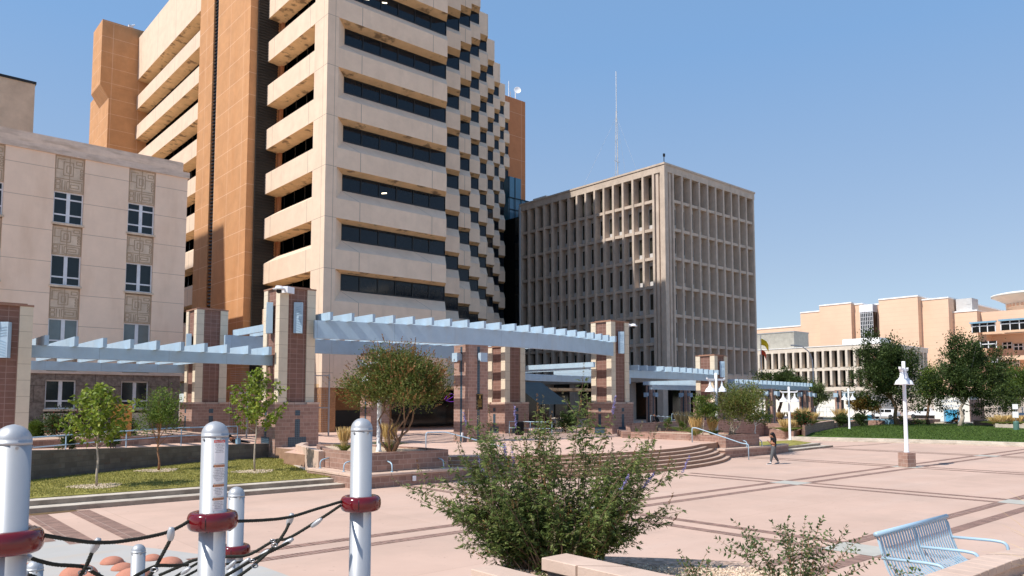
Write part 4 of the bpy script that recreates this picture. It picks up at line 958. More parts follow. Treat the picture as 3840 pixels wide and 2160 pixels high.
gb = MB(); ya, yb = wy(3242), wy(3300); gb.box(PX-2.4, PX, yb+.4, ya-.3, 16, 24.8); g1 = gb.build('glazed_bay', 'dark_glass', t)
MB().box(PX-2.6, PX+.1, yb+.3, ya-.2, 24.8, 26.6).build('bay_cap', 'white_frame', t)
gm = MB()
for i in range(8): y = ya-.3+(yb-ya+.7)*i/7; gm.box(PX-2.5, PX-2.41, y-.045, y+.045, 16, 24.8)
for i in range(10): z = 16+i*.95; gm.box(PX-2.5, PX-2.41, yb+.4, ya-.3, z-.045, z+.045); gm.box(PX-2.4, PX, ya-.31, ya-.22, z-.045, z+.045)
gm.build('frame', 'white_frame', g1)
def fwin(xa, xb, ya_, yb_, nm, dx=0, aw=True):
    y1_, z1_ = onX(xa, ya_, PX+dx); y0_, z0_ = onX(xb, yb_, PX+dx)
    g_ = MB().box(PX+dx-.05, PX+dx+.1, y0_, y1_, z0_, z1_).build('window', 'dark_glass', t); m_ = MB()
    for i in range(nm+1): y = y0_+(y1_-y0_)*i/nm; m_.box(PX+dx-.16, PX+dx-.06, y-.09, y+.09, z0_, z1_)
    m_.box(PX+dx-.17, PX+dx-.06, y0_, y1_, z1_-.7, z1_-.5); m_.build('frame', 'white_frame', g_)
    if aw: MB().box(PX+dx-.7, PX+dx-.18, y0_-.3, y1_+.3, z1_, z1_+.35).build('sun_shade', 'utility_blue', g_)
fwin(3645, 3734, 1215, 1243, 3); fwin(3753, 3860, 1205, 1233, 3); fwin(3648, 3738, 1283, 1304, 3, aw=False); fwin(2955, 2984, 1264, 1288, 2); fwin(3720, 3742, 1347, 1368, 1, aw=False)
for (xa, xb, yy) in ((3760, 3796, 1285), (3802, 3838, 1290), (3762, 3800, 1348), (3806, 3824, 1352)):
    fwin(xa, xb, yy, yy+22, 2, 5.9, False)
tag(MB().box(0, 4, 0, 3.2, 0, 2.9).box(-.05, 0, .3, 1.1, 1.5, 2.4).build('rooftop_unit', 'grid_panel'), 'white rooftop unit on the peach building right of its tall blocks', 'roof unit').location = (PX+1, 58.2, 23.4)
c = onX(3880, 1150, 195); t = thing('rotunda', 'white round rotunda with a flared rim at the top right behind the peach building', 'rotunda', (195, c[0], 23.3))
MB().lathe([(5.2, 0), (5.4, 1.9), (7.6, 3.1), (8.1, 3.3), (8.1, 3.6), (7.2, 3.8), (.01, 4.3)], n=40).build('drum', 'white_wall', t, smooth=True)
for i in range(36):
    a_ = 2*math.pi*i/36
    if math.cos(a_-R(200)) > .2: MB().box(5.35*math.cos(a_)-.2, 5.35*math.cos(a_)+.2, 5.35*math.sin(a_)-.2, 5.35*math.sin(a_)+.2, .9, 1.5).build('small_window', 'peach_stucco', t)
# low garage mouth and dark walls behind the cars
wallobj('garage_wall', 'shaded grey wall behind the white pickup truck', [(141.5, 22), (141.5, 57.5), (146, 57.5), (146, 22)], .4, 4.6, 'stucco_garage', cat='wall')
# street level fence panels at far right
t = thing('site_fence', 'grey mesh site fence panels on the street at the far right', 'fence', (124, 36, .5))
for i in range(6):
    y = -i*3.0; m_ = MB(); m_.tube([(0, y, 0), (0, y, 2.1)], .05, 5); m_.tube([(0, y-2.9, 0), (0, y-2.9, 2.1)], .05, 5); m_.tube([(0, y, 2.1), (0, y-2.9, 2.1)], .04, 5)
    for k in range(14): m_.box(-.01, .01, y-2.9+.2*k, y-2.88+.2*k, 0, 2.1)
    m_.build('panel', 'galvanised', t)
# parking pavilion
pp = atd(3506, 1588, 112)
t = thing('parking_pavilion', 'small white elevator pavilion with a blue door and pale blue parking lettering', 'pavilion', (pp.x, pp.y, .12), R(0))
t.scale = (1.15, 1.15, 1.15); ww = 4.05
MB().box(0, 3.6, -ww, 0, 0, 3.5).build('wall', 'white_wall', t); MB().box(.02, 5.2, -ww-.05, -ww, 0, 3.1).build('side_panel', 'brick_light', t)
MB().box(3.6, 5.2, -ww, -.3, 0, 3.1).build('rear_wall', 'brick_light', t)
MB().box(-.04, 0, -ww*.66, -ww*.32, 0, 1.75).build('door', 'door_blue', t)
MB().box(-.06, -.0, -ww*.72, -ww*.68, 0, 1.85).box(-.06, 0, -ww*.31, -ww*.27, 0, 1.85).box(-.06, 0, -ww*.68, -ww*.31, 1.75, 1.85).build('door_frame', 'utility_blue', t)
MB().box(-.05, 0, -ww*.86, -ww*.82, 1.2, 1.5).box(-.05, 0, -ww*.86, -ww*.82, 1.6, 1.9).build('call_sign', 'black_plastic', t)
def textobj(txt, size, m_, parent, loc, rot, ext=.01, align='CENTER', name='lettering', space=1.0):
    cu = bpy.data.curves.new(name, 'FONT'); cu.body = txt; cu.size = size; cu.extrude = ext; cu.align_x = align; cu.space_character = space
    o = bpy.data.objects.new(name, cu); C.objects.link(o); bpy.context.view_layer.update()
    me = bpy.data.meshes.new_from_object(o.evaluated_get(bpy.context.evaluated_depsgraph_get())); bpy.data.objects.remove(o)
    me.materials.clear(); me.materials.append(M[m_]); o = bpy.data.objects.new(name, me); C.objects.link(o); o.parent = parent; o.location = loc; o.rotation_euler = rot; return o
textobj('ELEVATOR', .42, 'letter_blue', t, (-.02, -ww/2, 2.72), (R(90), 0, R(-90)), space=1.2); textobj('PARKING', .42, 'letter_blue', t, (-.02, -ww/2, 2.12), (R(90), 0, R(-90)), space=1.25)
# ================================================================== VEHICLES
def car(label, loc, rz, kind, body='car_white', cat='car'):
    t = thing('parked_suv' if kind == 'suv' else ('parked_pickup' if kind == 'pickup' else 'parked_car'), label, cat, loc, rz)
    if kind == 'suv': low = [(-2.4, .35), (-2.42, .75), (-2.3, .98), (-1.15, 1.08), (1.9, 1.12), (2.32, 1.08), (2.4, .8), (2.38, .35)]; cab = [(-1.25, 1.06), (-.45, 1.58), (.2, 1.68), (1.5, 1.66), (2.25, 1.12)]; W_ = .92
    elif kind == 'pickup': low = [(-2.8, .5), (-2.82, .95), (-2.7, 1.12), (-1.45, 1.18), (.9, 1.2), (2.75, 1.2), (2.8, .9), (2.78, .5)]; cab = [(-1.5, 1.16), (-.85, 1.74), (-.4, 1.82), (.75, 1.82), (1.05, 1.2)]; W_ = .95
    else: low = [(-2.3, .3), (-2.3, .7), (-1.2, .9), (1.5, .95), (2.2, .9), (2.25, .3)]; cab = [(-1.2, .9), (-.5, 1.35), (.7, 1.4), (1.5, .95)]; W_ = .88
    def extr(P, w0, w1, zmid):
        vs = []; n_ = len(P)
        for sgn in (-1, 1):
            for (x, z) in P: vs.append((x, sgn*(w0 if z < zmid else w1), z))
        fs = [tuple(range(n_)), tuple(range(n_, 2*n_))[::-1]]+[(i, i+n_, (i+1) % n_+n_, (i+1) % n_) for i in range(n_)]
        return MB().add(vs, fs)
    b = extr(low, W_, W_-.05, .9).build('body', body, t, bevel=.06)
    extr(cab, W_-.06, W_-.22, 1.2 if kind != 'car' else 1.0).build('cabin', body, t, bevel=.05)
    cz = cab[0][1]; zt_ = max(c_[1] for c_ in cab); cx = [c_[0] for c_ in cab]
    xs0, xs1 = cab[1][0]-.15, cab[-2][0]-.05
    for sgn in (-1, 1):
        yb_ = W_-.045; yt_ = W_-.16; mid = (xs0+xs1)/2
        for (xa, xb) in ((xs0-.25, mid-.05), (mid+.05, xs1+.1)):
            MB().add([(xa, sgn*yb_, cz+.08), (xb, sgn*yb_, cz+.08), (xb-.05, sgn*(yt_), zt_-.12), (xa+(.35 if xa < mid-.2 and xa == xs0-.25 else 0), sgn*(yt_), zt_-.12)], [(0, 1, 2, 3) if sgn < 0 else (3, 2, 1, 0)]).build('window', 'dark_glass', t)
        MB().box(cab[0][0]+.25, cab[0][0]+.45, sgn*(W_+.02)-.05, sgn*(W_+.12)-.05, cz+.08, cz+.25).build('mirror', body, t)
    for x in (low[0][0]+.9, low[-1][0]-.95):
        for sgn in (-1, 1):
            wh = thing('wheel', None, None, (x, sgn*(W_-.1), .37)); wh.parent = t; wh.rotation_euler = (R(90), 0, 0)
            MB().lathe([(.2, -.12), (.35, -.11), (.37, -.06), (.37, .06), (.35, .11), (.2, .12)], n=22).build('tyre', 'tyre', wh, smooth=False)
            MB().lathe([(.01, -.11), (.2, -.125), (.22, -.1), (.22, .1), (.2, .125), (.01, .11)], n=12).build('rim', 'steel', wh)
    for sgn in (-1, 1):
        MB().box(low[0][0]-.02, low[0][0]+.3, sgn*.55-.2, sgn*.55+.2, .72 if kind != 'pickup' else .9, .88 if kind != 'pickup' else 1.05).build('headlight', 'steel', t)
        MB().box(low[-1][0]-.25, low[-1][0]+.03, sgn*(W_-.1)-.1, sgn*(W_-.1)+.06, .8, 1.05).build('tail_light', 'tail_red', t)
    return t
pa, pb = at(3268, 1571.5, .5), at(3361, 1571.5, .5); q = atd(3315, 1560, 128)
car('white suv parked on the street seen between the far trees', (q.x, q.y, .5), R(-90), 'suv')
q = atd(3476, 1560, 132); car('white pickup truck parked behind the white parking pavilion', (q.x, q.y, .5), R(-90), 'pickup', cat='pickup truck')
q = atd(3850, 1560, 104); car('dark car at the far right edge of the street', (q.x, q.y, .5), R(-41.2+15), 'car', 'car_dark')
# ================================================================== PLAYGROUND POSTS AND ROPES
def post(label, px, ptop, d, zc=None, r=.0635, full=True):
    p = atd(px, ptop, d); t = thing('climber_post', label, 'post', (p.x, p.y, 0), group='silver posts of the rope climber'); h_ = p.z
    MB().tube([(0, 0, 0), (0, 0, h_-.075)], r, 36).build('tube', 'silver_paint', t, smooth=True)
    MB().lathe([(r+.0015, -.0775), (r+.0015, -.065)]+[((r+.001)*math.cos(a_), -.065+.065*math.sin(a_)) for a_ in [R(x) for x in range(0, 90, 10)]]+[(.002, .001)], (0, 0, h_), 36).build('dome_cap', 'silver_paint', t, smooth=True)
    bl_ = MB()
    for k in range(3):
        a_ = AZ+math.pi+R(-30+75*k); bl_.lathe([(.001, .004), (.006, .003), (.007, 0)], (0, 0, 0), 8)
        b_ = MB().tube([(r*.98*math.cos(a_), r*.98*math.sin(a_), h_-.088), ((r+.004)*math.cos(a_), (r+.004)*math.sin(a_), h_-.088)], .006, 10).build('bolt', 'steel', t)
    if zc:
        m_ = MB(); n1, n2 = 48, 18; vs = []
        for i in range(n1):
            a_ = 2*math.pi*i/n1; bulge = 1+.10*max(0, math.cos(2*(a_-.6)))
            for j in range(n2):
                b_ = 2*math.pi*j/n2; cc = math.copysign(abs(math.cos(b_))**.75, math.cos(b_)); ss = math.copysign(abs(math.sin(b_))**.8, math.sin(b_))
                rr = (r+.020)+.032*cc*bulge+.004; vs.append((max(r+.0005, rr)*math.cos(a_), max(r+.0005, rr)*math.sin(a_), zc+.045*ss))
        fs = [(i*n2+j, ((i+1) % n1)*n2+j, ((i+1) % n1)*n2+(j+1) % n2, i*n2+(j+1) % n2) for i in range(n1) for j in range(n2)]
        c_ = m_.add(vs, fs).build('collar', 'red_plastic', t, smooth=True)
        sm = MB()
        for a_ in (AZ+math.pi+.1, AZ-.5): 
            sm.tube([((r+.062)*math.cos(a_)*1, (r+.062)*math.sin(a_), zc+.041*math.cos(q_)) if False else (((r+.025)+.0345*abs(math.cos(q_)))*math.cos(a_), ((r+.025)+.0345*abs(math.cos(q_)))*math.sin(a_), zc+.0455*math.sin(q_)) for q_ in [R(x) for x in range(-85, 90, 12)]], .0018, 5)
        sm.build('seam', 'black_plastic', c_)
    return t, p
PA, pA = post('big silver post with a red collar cut by the left edge', 52, 1592, 2.96, 2.767)
PB, pB = post('silver post carrying warning labels above its red collar', 808, 1580, 3.8, 2.717)
PCc, pC = post('silver post with a red collar standing left of the big flowering bush', 1357, 1568, 4.57, 2.70)
PD, pD = post('shorter silver post with a red collar behind the labelled post', 887, 1825, 6.15, 2.12)
post('small plain silver post between the rubber domes', 520, 2040, 7.37); post('small plain silver post at the bottom left corner of the photo', 131, 2101, 6.33)
# warning labels
def sticker(z0, z1, head, hm, lines, redtop=False):
    # curved label on the camera side of the post, centred a little right
    ac = math.atan2(CH*0-pB.y, -pB.x)+R(22); hw = R(25); r_ = .0645; n_ = 10
    vs = []
    for i in range(n_+1):
        a_ = ac-hw+2*hw*i/n_
        vs += [(r_*math.cos(a_), r_*math.sin(a_), z0), (r_*math.cos(a_), r_*math.sin(a_), z1)]
    st = MB().add(vs, [(2*i, 2*i+2, 2*i+3, 2*i+1) for i in range(n_)]).build('warning_label', 'sticker', PB)
    def band(za, zb, m_, rr=.0648, u0=0, u1=1, name='header'):
        vs = []
        for i in range(n_+1):
            a_ = ac-hw+2*hw*(u0+(u1-u0)*i/n_); vs += [(rr*math.cos(a_), rr*math.sin(a_), za), (rr*math.cos(a_), rr*math.sin(a_), zb)]
        MB().add(vs, [(2*i, 2*i+2, 2*i+3, 2*i+1) for i in range(n_)]).build(name, m_, st)
    band(z1-.014, z1-.001, hm)
    def wrap(txt, size, zc, m_, rr=.0652):
        o = textobj(txt, size, m_, st, (0, 0, 0), (0, 0, 0), ext=0, name='lettering')
        for v in o.data.vertices:
            u = v.co.x/rr; a_ = ac+u; z = zc+v.co.y; v.co = (rr*math.cos(a_), rr*math.sin(a_), z)
    wrap(head, .0105, z1-.0115, 'sticker_text' if hm != 'sticker_red' else 'sticker')
    for i, l_ in enumerate(lines): wrap(l_, .0066, z1-.023-.0078*i, 'sticker_text')
sticker(3.0, 3.115, 'Play it Safe!', 'sticker_red', ['This playstructure', 'has been designed', 'for children', '5 to 12 years old', 'and requires', 'adult supervision'])
sticker(2.905, 2.995, '\u25b2 WARNING', 'sticker_orange', ['Drawstrings have', 'entangled on slides', 'and other playground', 'equipment causing', 'strangulation. REMOVE', 'helmets, drawstrings,', 'scarves and other', 'accessories'])
sticker(2.84, 2.9, '\u25b2 WARNING', 'sticker_orange', ['Surfacing may', 'become HOT and', 'cause burns.', 'Check for hot', 'surfaces'])
sticker(2.77, 2.835, '\u25b2 WARNING', 'sticker_orange', ['Installation over a', 'hard surface such', 'as concrete, asphalt,', 'may result in', 'serious injury'])
# ropes
NET = thing('rope_net', 'dark rope climbing net with silver clamps strung between the silver posts', 'rope net', (1.4, 3.8, 2.3))
def Lz(x, y): return (x*.2795, 1755+y*.2795)
def Mz(x, y): return (680+x*.2795, 1755+y*.2795)
def Bz(x, y): return (1080+x*.2795, 1560+y*.2795)
def rope(pts, d0, d1, r=.0085):
    P = []; n_ = len(pts)
    L_ = [0]
    for i in range(n_-1): L_.append(L_[-1]+math.dist(pts[i], pts[i+1]))
    W = [atd(pts[i][0], pts[i][1], d0+(d1-d0)*L_[i]/L_[-1]) for i in range(n_)]
    out = []
    for i in range(n_-1):
        p0, p1, p2, p3 = W[max(i-1, 0)], W[i], W[i+1], W[min(i+2, n_-1)]
        for k in range(8):
            u = k/8; out.append(.5*(2*p1+(p2-p0)*u+(2*p0-5*p1+4*p2-p3)*u*u+(-p0+3*p1-3*p2+p3)*u**3))
    out.append(W[-1])
    # three twisted strands
    m_ = MB(); L2 = [0]
    for i in range(len(out)-1): L2.append(L2[-1]+(out[i+1]-out[i]).length)
    N = max(24, int(L2[-1]/.007)); Q = []
    j = 0
    for i in range(N+1):
        s_ = L2[-1]*i/N
        while j < len(L2)-2 and s_ > L2[j+1]: j += 1
        u = (s_-L2[j])/max(1e-9, L2[j+1]-L2[j]); Q.append((out[j].lerp(out[j+1], u), s_))
    for s0 in range(4):
        pp_ = []
        for i, (p_, s_) in enumerate(Q):
            t_ = (Q[min(i+1, N)][0]-Q[max(i-1, 0)][0]).normalized(); a_ = t_.cross(Vector((0, 0, 1))); a_ = a_.normalized() if a_.length > .1 else Vector((1, 0, 0)); b_ = t_.cross(a_)
            ph = 2*math.pi*(s_/.055+s0/4); pp_.append(p_-NET.location+(a_*math.cos(ph)+b_*math.sin(ph))*r*.52)
        m_.tube(pp_, r*.56, 5)
    m_.build('rope', 'rope_dark', NET, smooth=True)
    return W
def clamp(px, py, qx, qy, d, r=.015, name='rope_clamp', d2=None):
    a_ = atd(px, py, d)-NET.location; b_ = atd(qx, qy, d2 or d)-NET.location; m_ = MB(); P = []; rr = []
    for i in range(9): u = i/8; P.append(a_.lerp(b_, u)); rr.append(r*(.45+.55*math.sin(math.pi*min(.97, max(.03, u)))**.6))
    o = m_.tube(P, rr, 14).build(name, 'silver_paint', NET, smooth=True)
    return o
rope([Lz(455, 880), Lz(900, 955), Lz(1290, 1000), Lz(1700, 975), Lz(2250, 860), Lz(2576, 690), Mz(190, 665)], 2.98, 3.75)
rope([Mz(740, 715), Mz(1100, 700), Mz(1450, 660), Mz(1800, 555), Mz(2150, 450)], 3.85, 4.5)
rope([Mz(2140, 500), Mz(1800, 725), Mz(1450, 935), Mz(1230, 985), Mz(900, 1165), Mz(600, 1190), Mz(200, 1230), Mz(-40, 1330), Mz(-300, 1440)], 4.5, 4.1)
rope([Mz(1460, 700), Mz(1400, 840), Mz(1265, 1030), Mz(1000, 1280), Mz(760, 1460)], 4.2, 4.0)
rope([Mz(1460, 990), Mz(1200, 1120), Mz(950, 1240), Mz(600, 1445)], 4.3, 4.0, .009)
rope([Mz(1040, 1200), Mz(800, 1320), Mz(560, 1470)], 4.5, 4.3, .007)
rope([Mz(900, 1240), Mz(730, 1270), Mz(600, 1290)], 4.6, 4.5, .007)
rope([Lz(1300, 1010), Lz(1240, 1120), Lz(1150, 1330), Lz(1060, 1470)], 3.3, 3.3)
rope([Lz(2300, 880), Lz(2270, 990), Lz(2080, 1340), Lz(1990, 1470)], 3.55, 3.5)
rope([Lz(400, 1205), Lz(700, 1290), Lz(1110, 1325), Lz(1250, 1400), Lz(1380, 1470)], 3.1, 3.4)
rope([Mz(90, 1300), Lz(2300, 1310), Lz(2080, 1320), Lz(1800, 1460)], 3.8, 3.5)
rope([Mz(230, 1270), Mz(60, 1370), Mz(-100, 1470)], 4.1, 4.0, .007); rope([Mz(250, 1350), Mz(30, 1470)], 4.1, 4.0, .007); rope([Lz(370, 1430), Lz(480, 1470)], 3.1, 3.1)
clamp(*Lz(1330, 945), *Lz(1235, 1130), 3.3, .017); clamp(*Lz(2300, 795), *Lz(2285, 975), 3.52, .017); clamp(*Mz(1490, 610), *Mz(1430, 770), 4.2, .017); clamp(*Mz(730, 670), *Mz(640, 840), 3.92, .017)
clamp(*Mz(1885, 680), *Mz(1745, 790), 4.42, .014); clamp(*Mz(1500, 950), *Mz(1350, 1040), 4.3, .014); clamp(*Mz(1180, 1100), *Mz(1035, 1200), 4.2, .013); clamp(*Mz(920, 1215), *Mz(790, 1310), 4.2, .013); clamp(*Mz(730, 1245), *Mz(610, 1360), 4.5, .013); clamp(*Mz(120, 1340), *Mz(0, 1420), 4.0, .012)
clamp(*Lz(300, 1170), *Lz(420, 1220), 3.1, .016); clamp(*Lz(290, 1410), *Lz(385, 1440), 3.1, .014)
def ring(px, py, d, r=.016):
    c_ = atd(px, py, d)-NET.location; m_ = MB(); m_.tube([c_+Vector((r*math.cos(a_)*sA, -r*math.cos(a_)*cA, r*.55*math.sin(a_))) for a_ in [2*math.pi*i/16 for i in range(17)]], .0035, 6).build('ring', 'steel', NET, smooth=True)
ring(*Lz(1105, 1405), 3.3); ring(*Lz(1190, 1350), 3.3); ring(*Lz(2070, 1365), 3.5); ring(*Mz(1250, 1035), 4.1); ring(*Mz(985, 1315), 4.0); ring(*Mz(1225, 975), 4.15, .012); ring(*Mz(950, 1245), 4.05, .012)
# rubber domes
for i, (px, py, r_, lab) in enumerate([(420, 2112, .225, 'orange rubber play dome left of the small silver post, upper one'), (459, 2135, .21, 'darker orange rubber play dome just left of the small silver post'), (570, 2099, .19, 'orange rubber play dome just right of the small silver post'), (636, 2117, .25, 'flat wide orange rubber play dome below the rope, farthest right'), (295, 2158, .33, 'biggest orange rubber play dome at the bottom left under the ropes'), (500, 2170, .33, 'orange rubber play dome at the bottom edge in front of the small post'), (340, 2172, .2, 'orange rubber play dome at the bottom edge left of centre under the net'), (92, 2135, .2, 'orange rubber play dome behind the left big post')]):
    p = at(px, py, 0); d_ = MB().lathe([(r_*math.cos(a_), r_*.62*math.sin(a_)) for a_ in [R(x) for x in range(0, 90, 9)]]+[(.003, r_*.62)], (0, 0, 0), 28).build('play_dome', 'rubber_dome', smooth=True)
    d_.location = p; tag(d_, lab, 'play dome', 'orange rubber domes of the playground')
# ================================================================== BENCH
t = thing('park_bench', 'light blue steel slatted bench with three armrests at the bottom right', 'bench', (7.38, 3.16, 1.18))
Ls = 1.72; prof = [(0, .86), (-.02, .72), (-.075, .58), (-.13, .50), (-.20, .45), (-.30, .425), (-.42, .425), (-.52, .44), (-.565, .42)]
prof = [(0.03, .86), (.0, .74), (-.03, .64), (-.06, .56), (-.10, .49), (-.17, .445), (-.28, .425), (-.42, .43), (-.52, .445), (-.56, .425)]
nS = 27
for i in range(nS):
    x = .05+(Ls-.1)*i/(nS-1); m_ = MB(); hw = .0125; th = .004; vs = []; n_ = len(prof)
    for k, (y, z) in enumerate(prof):
        a_ = prof[max(k-1, 0)]; b_ = prof[min(k+1, n_-1)]; dy, dz = b_[0]-a_[0], b_[1]-a_[1]; l_ = math.hypot(dy, dz); ny, nz = -dz/l_*th, dy/l_*th
        vs += [(x-hw, y+ny, z+nz), (x+hw, y+ny, z+nz), (x+hw, y-ny, z-nz), (x-hw, y-ny, z-nz)]
    fs = [(4*k+j, 4*k+(j+1) % 4, 4*k+4+(j+1) % 4, 4*k+4+j) for k in range(n_-1) for j in range(4)]+[(3, 2, 1, 0), (4*n_-4, 4*n_-3, 4*n_-2, 4*n_-1)]
    m_.add(vs, fs).build('slat', 'rail_blue', t)
MB().tube([(-.03, .035, .875), (Ls+.02, .035, .875)], .024, 14).build('top_rail', 'rail_blue', t, smooth=True); MB().tube([(0, -.565, .42), (Ls, -.565, .42)], .018, 10).build('front_rail', 'rail_blue', t, smooth=True)
for x in (.0, Ls/2, Ls):
    f_ = MB(); vs = []
    for (y, z) in prof: vs += [(x-.007, y+.012, z-.004), (x+.007, y+.012, z-.004), (x+.007, y-.0-.02+.075*0, z-.045), (x-.007, y-.02, z-.045)]
    n_ = len(prof); f_.add(vs, [(4*k+j, 4*k+(j+1) % 4, 4*k+4+(j+1) % 4, 4*k+4+j) for k in range(n_-1) for j in range(4)]); f_.build('side_frame', 'rail_blue', t)
    MB().tube(bend([(x, .0, .66), (x, -.42, .675), (x, -.54, .665), (x, -.57, .44)], .09), .015, 10).build('armrest', 'rail_blue', t, smooth=True)
    if x != Ls/2: MB().tube([(x, -.08, .45), (x, .06, 0)], .02, 8).tube([(x, -.5, .42), (x, -.5, 0)], .02, 8).build('leg', 'rail_blue', t)
# near planter cap and gravel
t = thing('brick_planter', 'near planter with a brick cap and gravel at the bottom right corner', 'planter', (6.2, 2.3, 1.2), group='brick planters of the plaza')
m_ = MB(); capf = [(6.0, 2.60), (6.84, 2.6), (8.2, 2.57), (9.0, 2.43), (10.2, 2.15)]
for i in range(22):
    u0, u1 = i/22, (i+.965)/22; a_ = lerp_poly(capf, u0); b_ = lerp_poly(capf, u1)
    m_.prism([(a_[0]-6.2, a_[1]-2.3), (b_[0]-6.2, b_[1]-2.3), (b_[0]-6.2-.02, b_[1]-2.3-.27), (a_[0]-6.2-.02, a_[1]-2.3-.27)], .58, .65)
m_.build('cap', 'bench_stone', t, bevel=.004)
m_ = MB()
for i in range(4): a_, b_ = capf[i], capf[i+1]; m_.prism([(a_[0]-6.2, a_[1]-2.3-.03), (b_[0]-6.2, b_[1]-2.3-.03), (b_[0]-6.2, b_[1]-2.3-.24), (a_[0]-6.2, a_[1]-2.3-.24)], 0, .582)
m_.build('wall', 'bench_stone', t)
tag(MB().prism([(6.0, 2.36), (8.2, 2.32), (9.0, 2.18), (10.2, 1.9), (10, .8), (6, .8)], 1.5, 1.68).build('gravel_bed', 'gravel'), None, None, None, 'structure')
rng = np.random.default_rng(5)
def pebbles(name, P, r, parent=None):
    ico = bmesh.new(); bmesh.ops.create_icosphere(ico, subdivisions=1, radius=1); bv = np.array([v.co[:] for v in ico.verts]); bf = np.array([[v.index for v in f.verts] for f in ico.faces]); ico.free()
    N = len(P); sc_ = r*(.6+.8*rng.random((N, 1, 3))); V = bv[None]*sc_*(1+.25*rng.standard_normal((N, len(bv), 1))*.5)+P[:, None, :]
    F_ = bf[None]+(np.arange(N)*len(bv))[:, None, None]
    me = bpy.data.meshes.new(name); me.from_pydata(V.reshape(-1, 3).tolist(), [], F_.reshape(-1, 3).tolist()); me.materials.append(M['pebble']); o = bpy.data.objects.new(name, me); C.objects.link(o); o['kind'] = 'stuff'; return o
n_ = 2600; xs = 7.0+3.1*rng.random(n_); ys = 1.2+1.15*rng.random(n_); k_ = ys < 2.33-.12*np.clip(xs-8, 0, 9)
pebbles('gravel', np.stack([xs, ys, np.full(n_, 1.69)], 1)[k_], .014)
# near bed for the bushes with cast slabs
struct('near_bed', MB().prism([(5.15, 3.6), (5.15, 6.2), (6.0, 6.6), (7.0, 5.4), (7.6, 4.6), (7.2, 3.3)], .9, 1.55), 'mulch')
n_ = 1500; a_ = rng.random(n_); P = np.stack([5.2+2.1*a_, 6.1-2.0*a_+.5*rng.standard_normal(n_)*.6, np.full(n_, 1.555)], 1); P = P[(P[:, 0] > 5.25) & (P[:, 1] < 6.1) & (P[:, 0]+P[:, 1] < 11.9) & (P[:, 0]+P[:, 1] > 10)]
pebbles('gravel', P, .013)
for lab, (x0, x1, y0, y1), z in (('pale peach concrete wall slab in front of the big bush, nearer right one', (4.78, 5.1, 2.6, 5.06), 1.9), ('lower peach concrete wall slab at the bottom edge left of the other slab', (4.02, 4.28, 3.2, 5.12), 1.9)):
    t = thing('wall_slab', lab, 'slab', ((x0+x1)/2, (y0+y1)/2, 0), group='peach concrete slabs at the bottom edge')
    hx, hy = (x1-x0)/2, (y1-y0)/2
    MB().box(-hx, hx, hy-1.52, hy, z-.11, z).build('slab', 'bench_stone', t, bevel=.006); MB().box(-hx, hx, -hy, hy-1.53, z-.11, z).build('slab', 'bench_stone', t, bevel=.006); MB().box(-hx+.04, hx-.04, -hy, hy-.04, 0, z-.112).build('wall', 'grey_block', t)
# utility post at far right
p = atd(3812, 1625, 76); t = thing('dispenser_post', 'grey green waste bag dispenser post with signs at the far right of the lawn', 'post', (p.x, p.y, .4))
MB().lathe([(.01, 0), (.24, 0), (.26, .1), (.26, .9), (.2, 1.0), (.01, 1.0)], n=18).build('bin', 'bin_green', t); MB().tube([(0, 0, .9), (0, 0, 2.7)], .04, 8).build('pole', 'steel', t)
MB().box(-.05, .0, -.26, .26, 1.35, 1.95).build('dispenser', 'lamp_white', t); MB().box(-.05, .0, -.24, .24, 2.2, 2.7).build('sign', 'lamp_white', t)
t = thing('entrance_canopy', 'dark sloping canopy roof under the grid facade building', 'canopy', (49, 52, .9)); MB().add([(0, 0, 2.2), (4, 0, 2.2), (4, 4, 4.4), (0, 4, 4.4)], [(0, 1, 2, 3)]).build('roof', 'awning', t); MB().tube([(4, 0, 0), (4, 0, 2.2)], .08, 6).tube([(4, 4, 0), (4, 4, 4.4)], .08, 6).build('posts', 'mullion_dark', t)
p = atd(1700, 1497, 60.5); t = thing('neon_sign', 'small purple neon sign glowing in the dark tower entrance', 'sign', p, R(-41.2)); MB().tube([(-.7, 0, 0), (-.45, 0, .35), (-.1, 0, .45), (.1, 0, .3), (-.2, 0, .1), (-.6, 0, -.1), (-.2, 0, -.2), (.3, 0, -.15)], .012, 6).tube([(.45, 0, 0), (.9, 0, 0)], .04, 6).build('tube', 'neon_purple', t)
bc = thing('blue_box', 'blue metal box beside the dark shrubs near the street', 'box', tuple(atd(3260, 1590, 98).xy)+(.5,)); MB().box(-.2, .2, -.25, .25, 0, 1.15).build('body', 'door_blue', bc); MB().box(-.15, .15, -3.0, 2.5, 0, .65).build('screen_wall', 'utility_blue', bc)
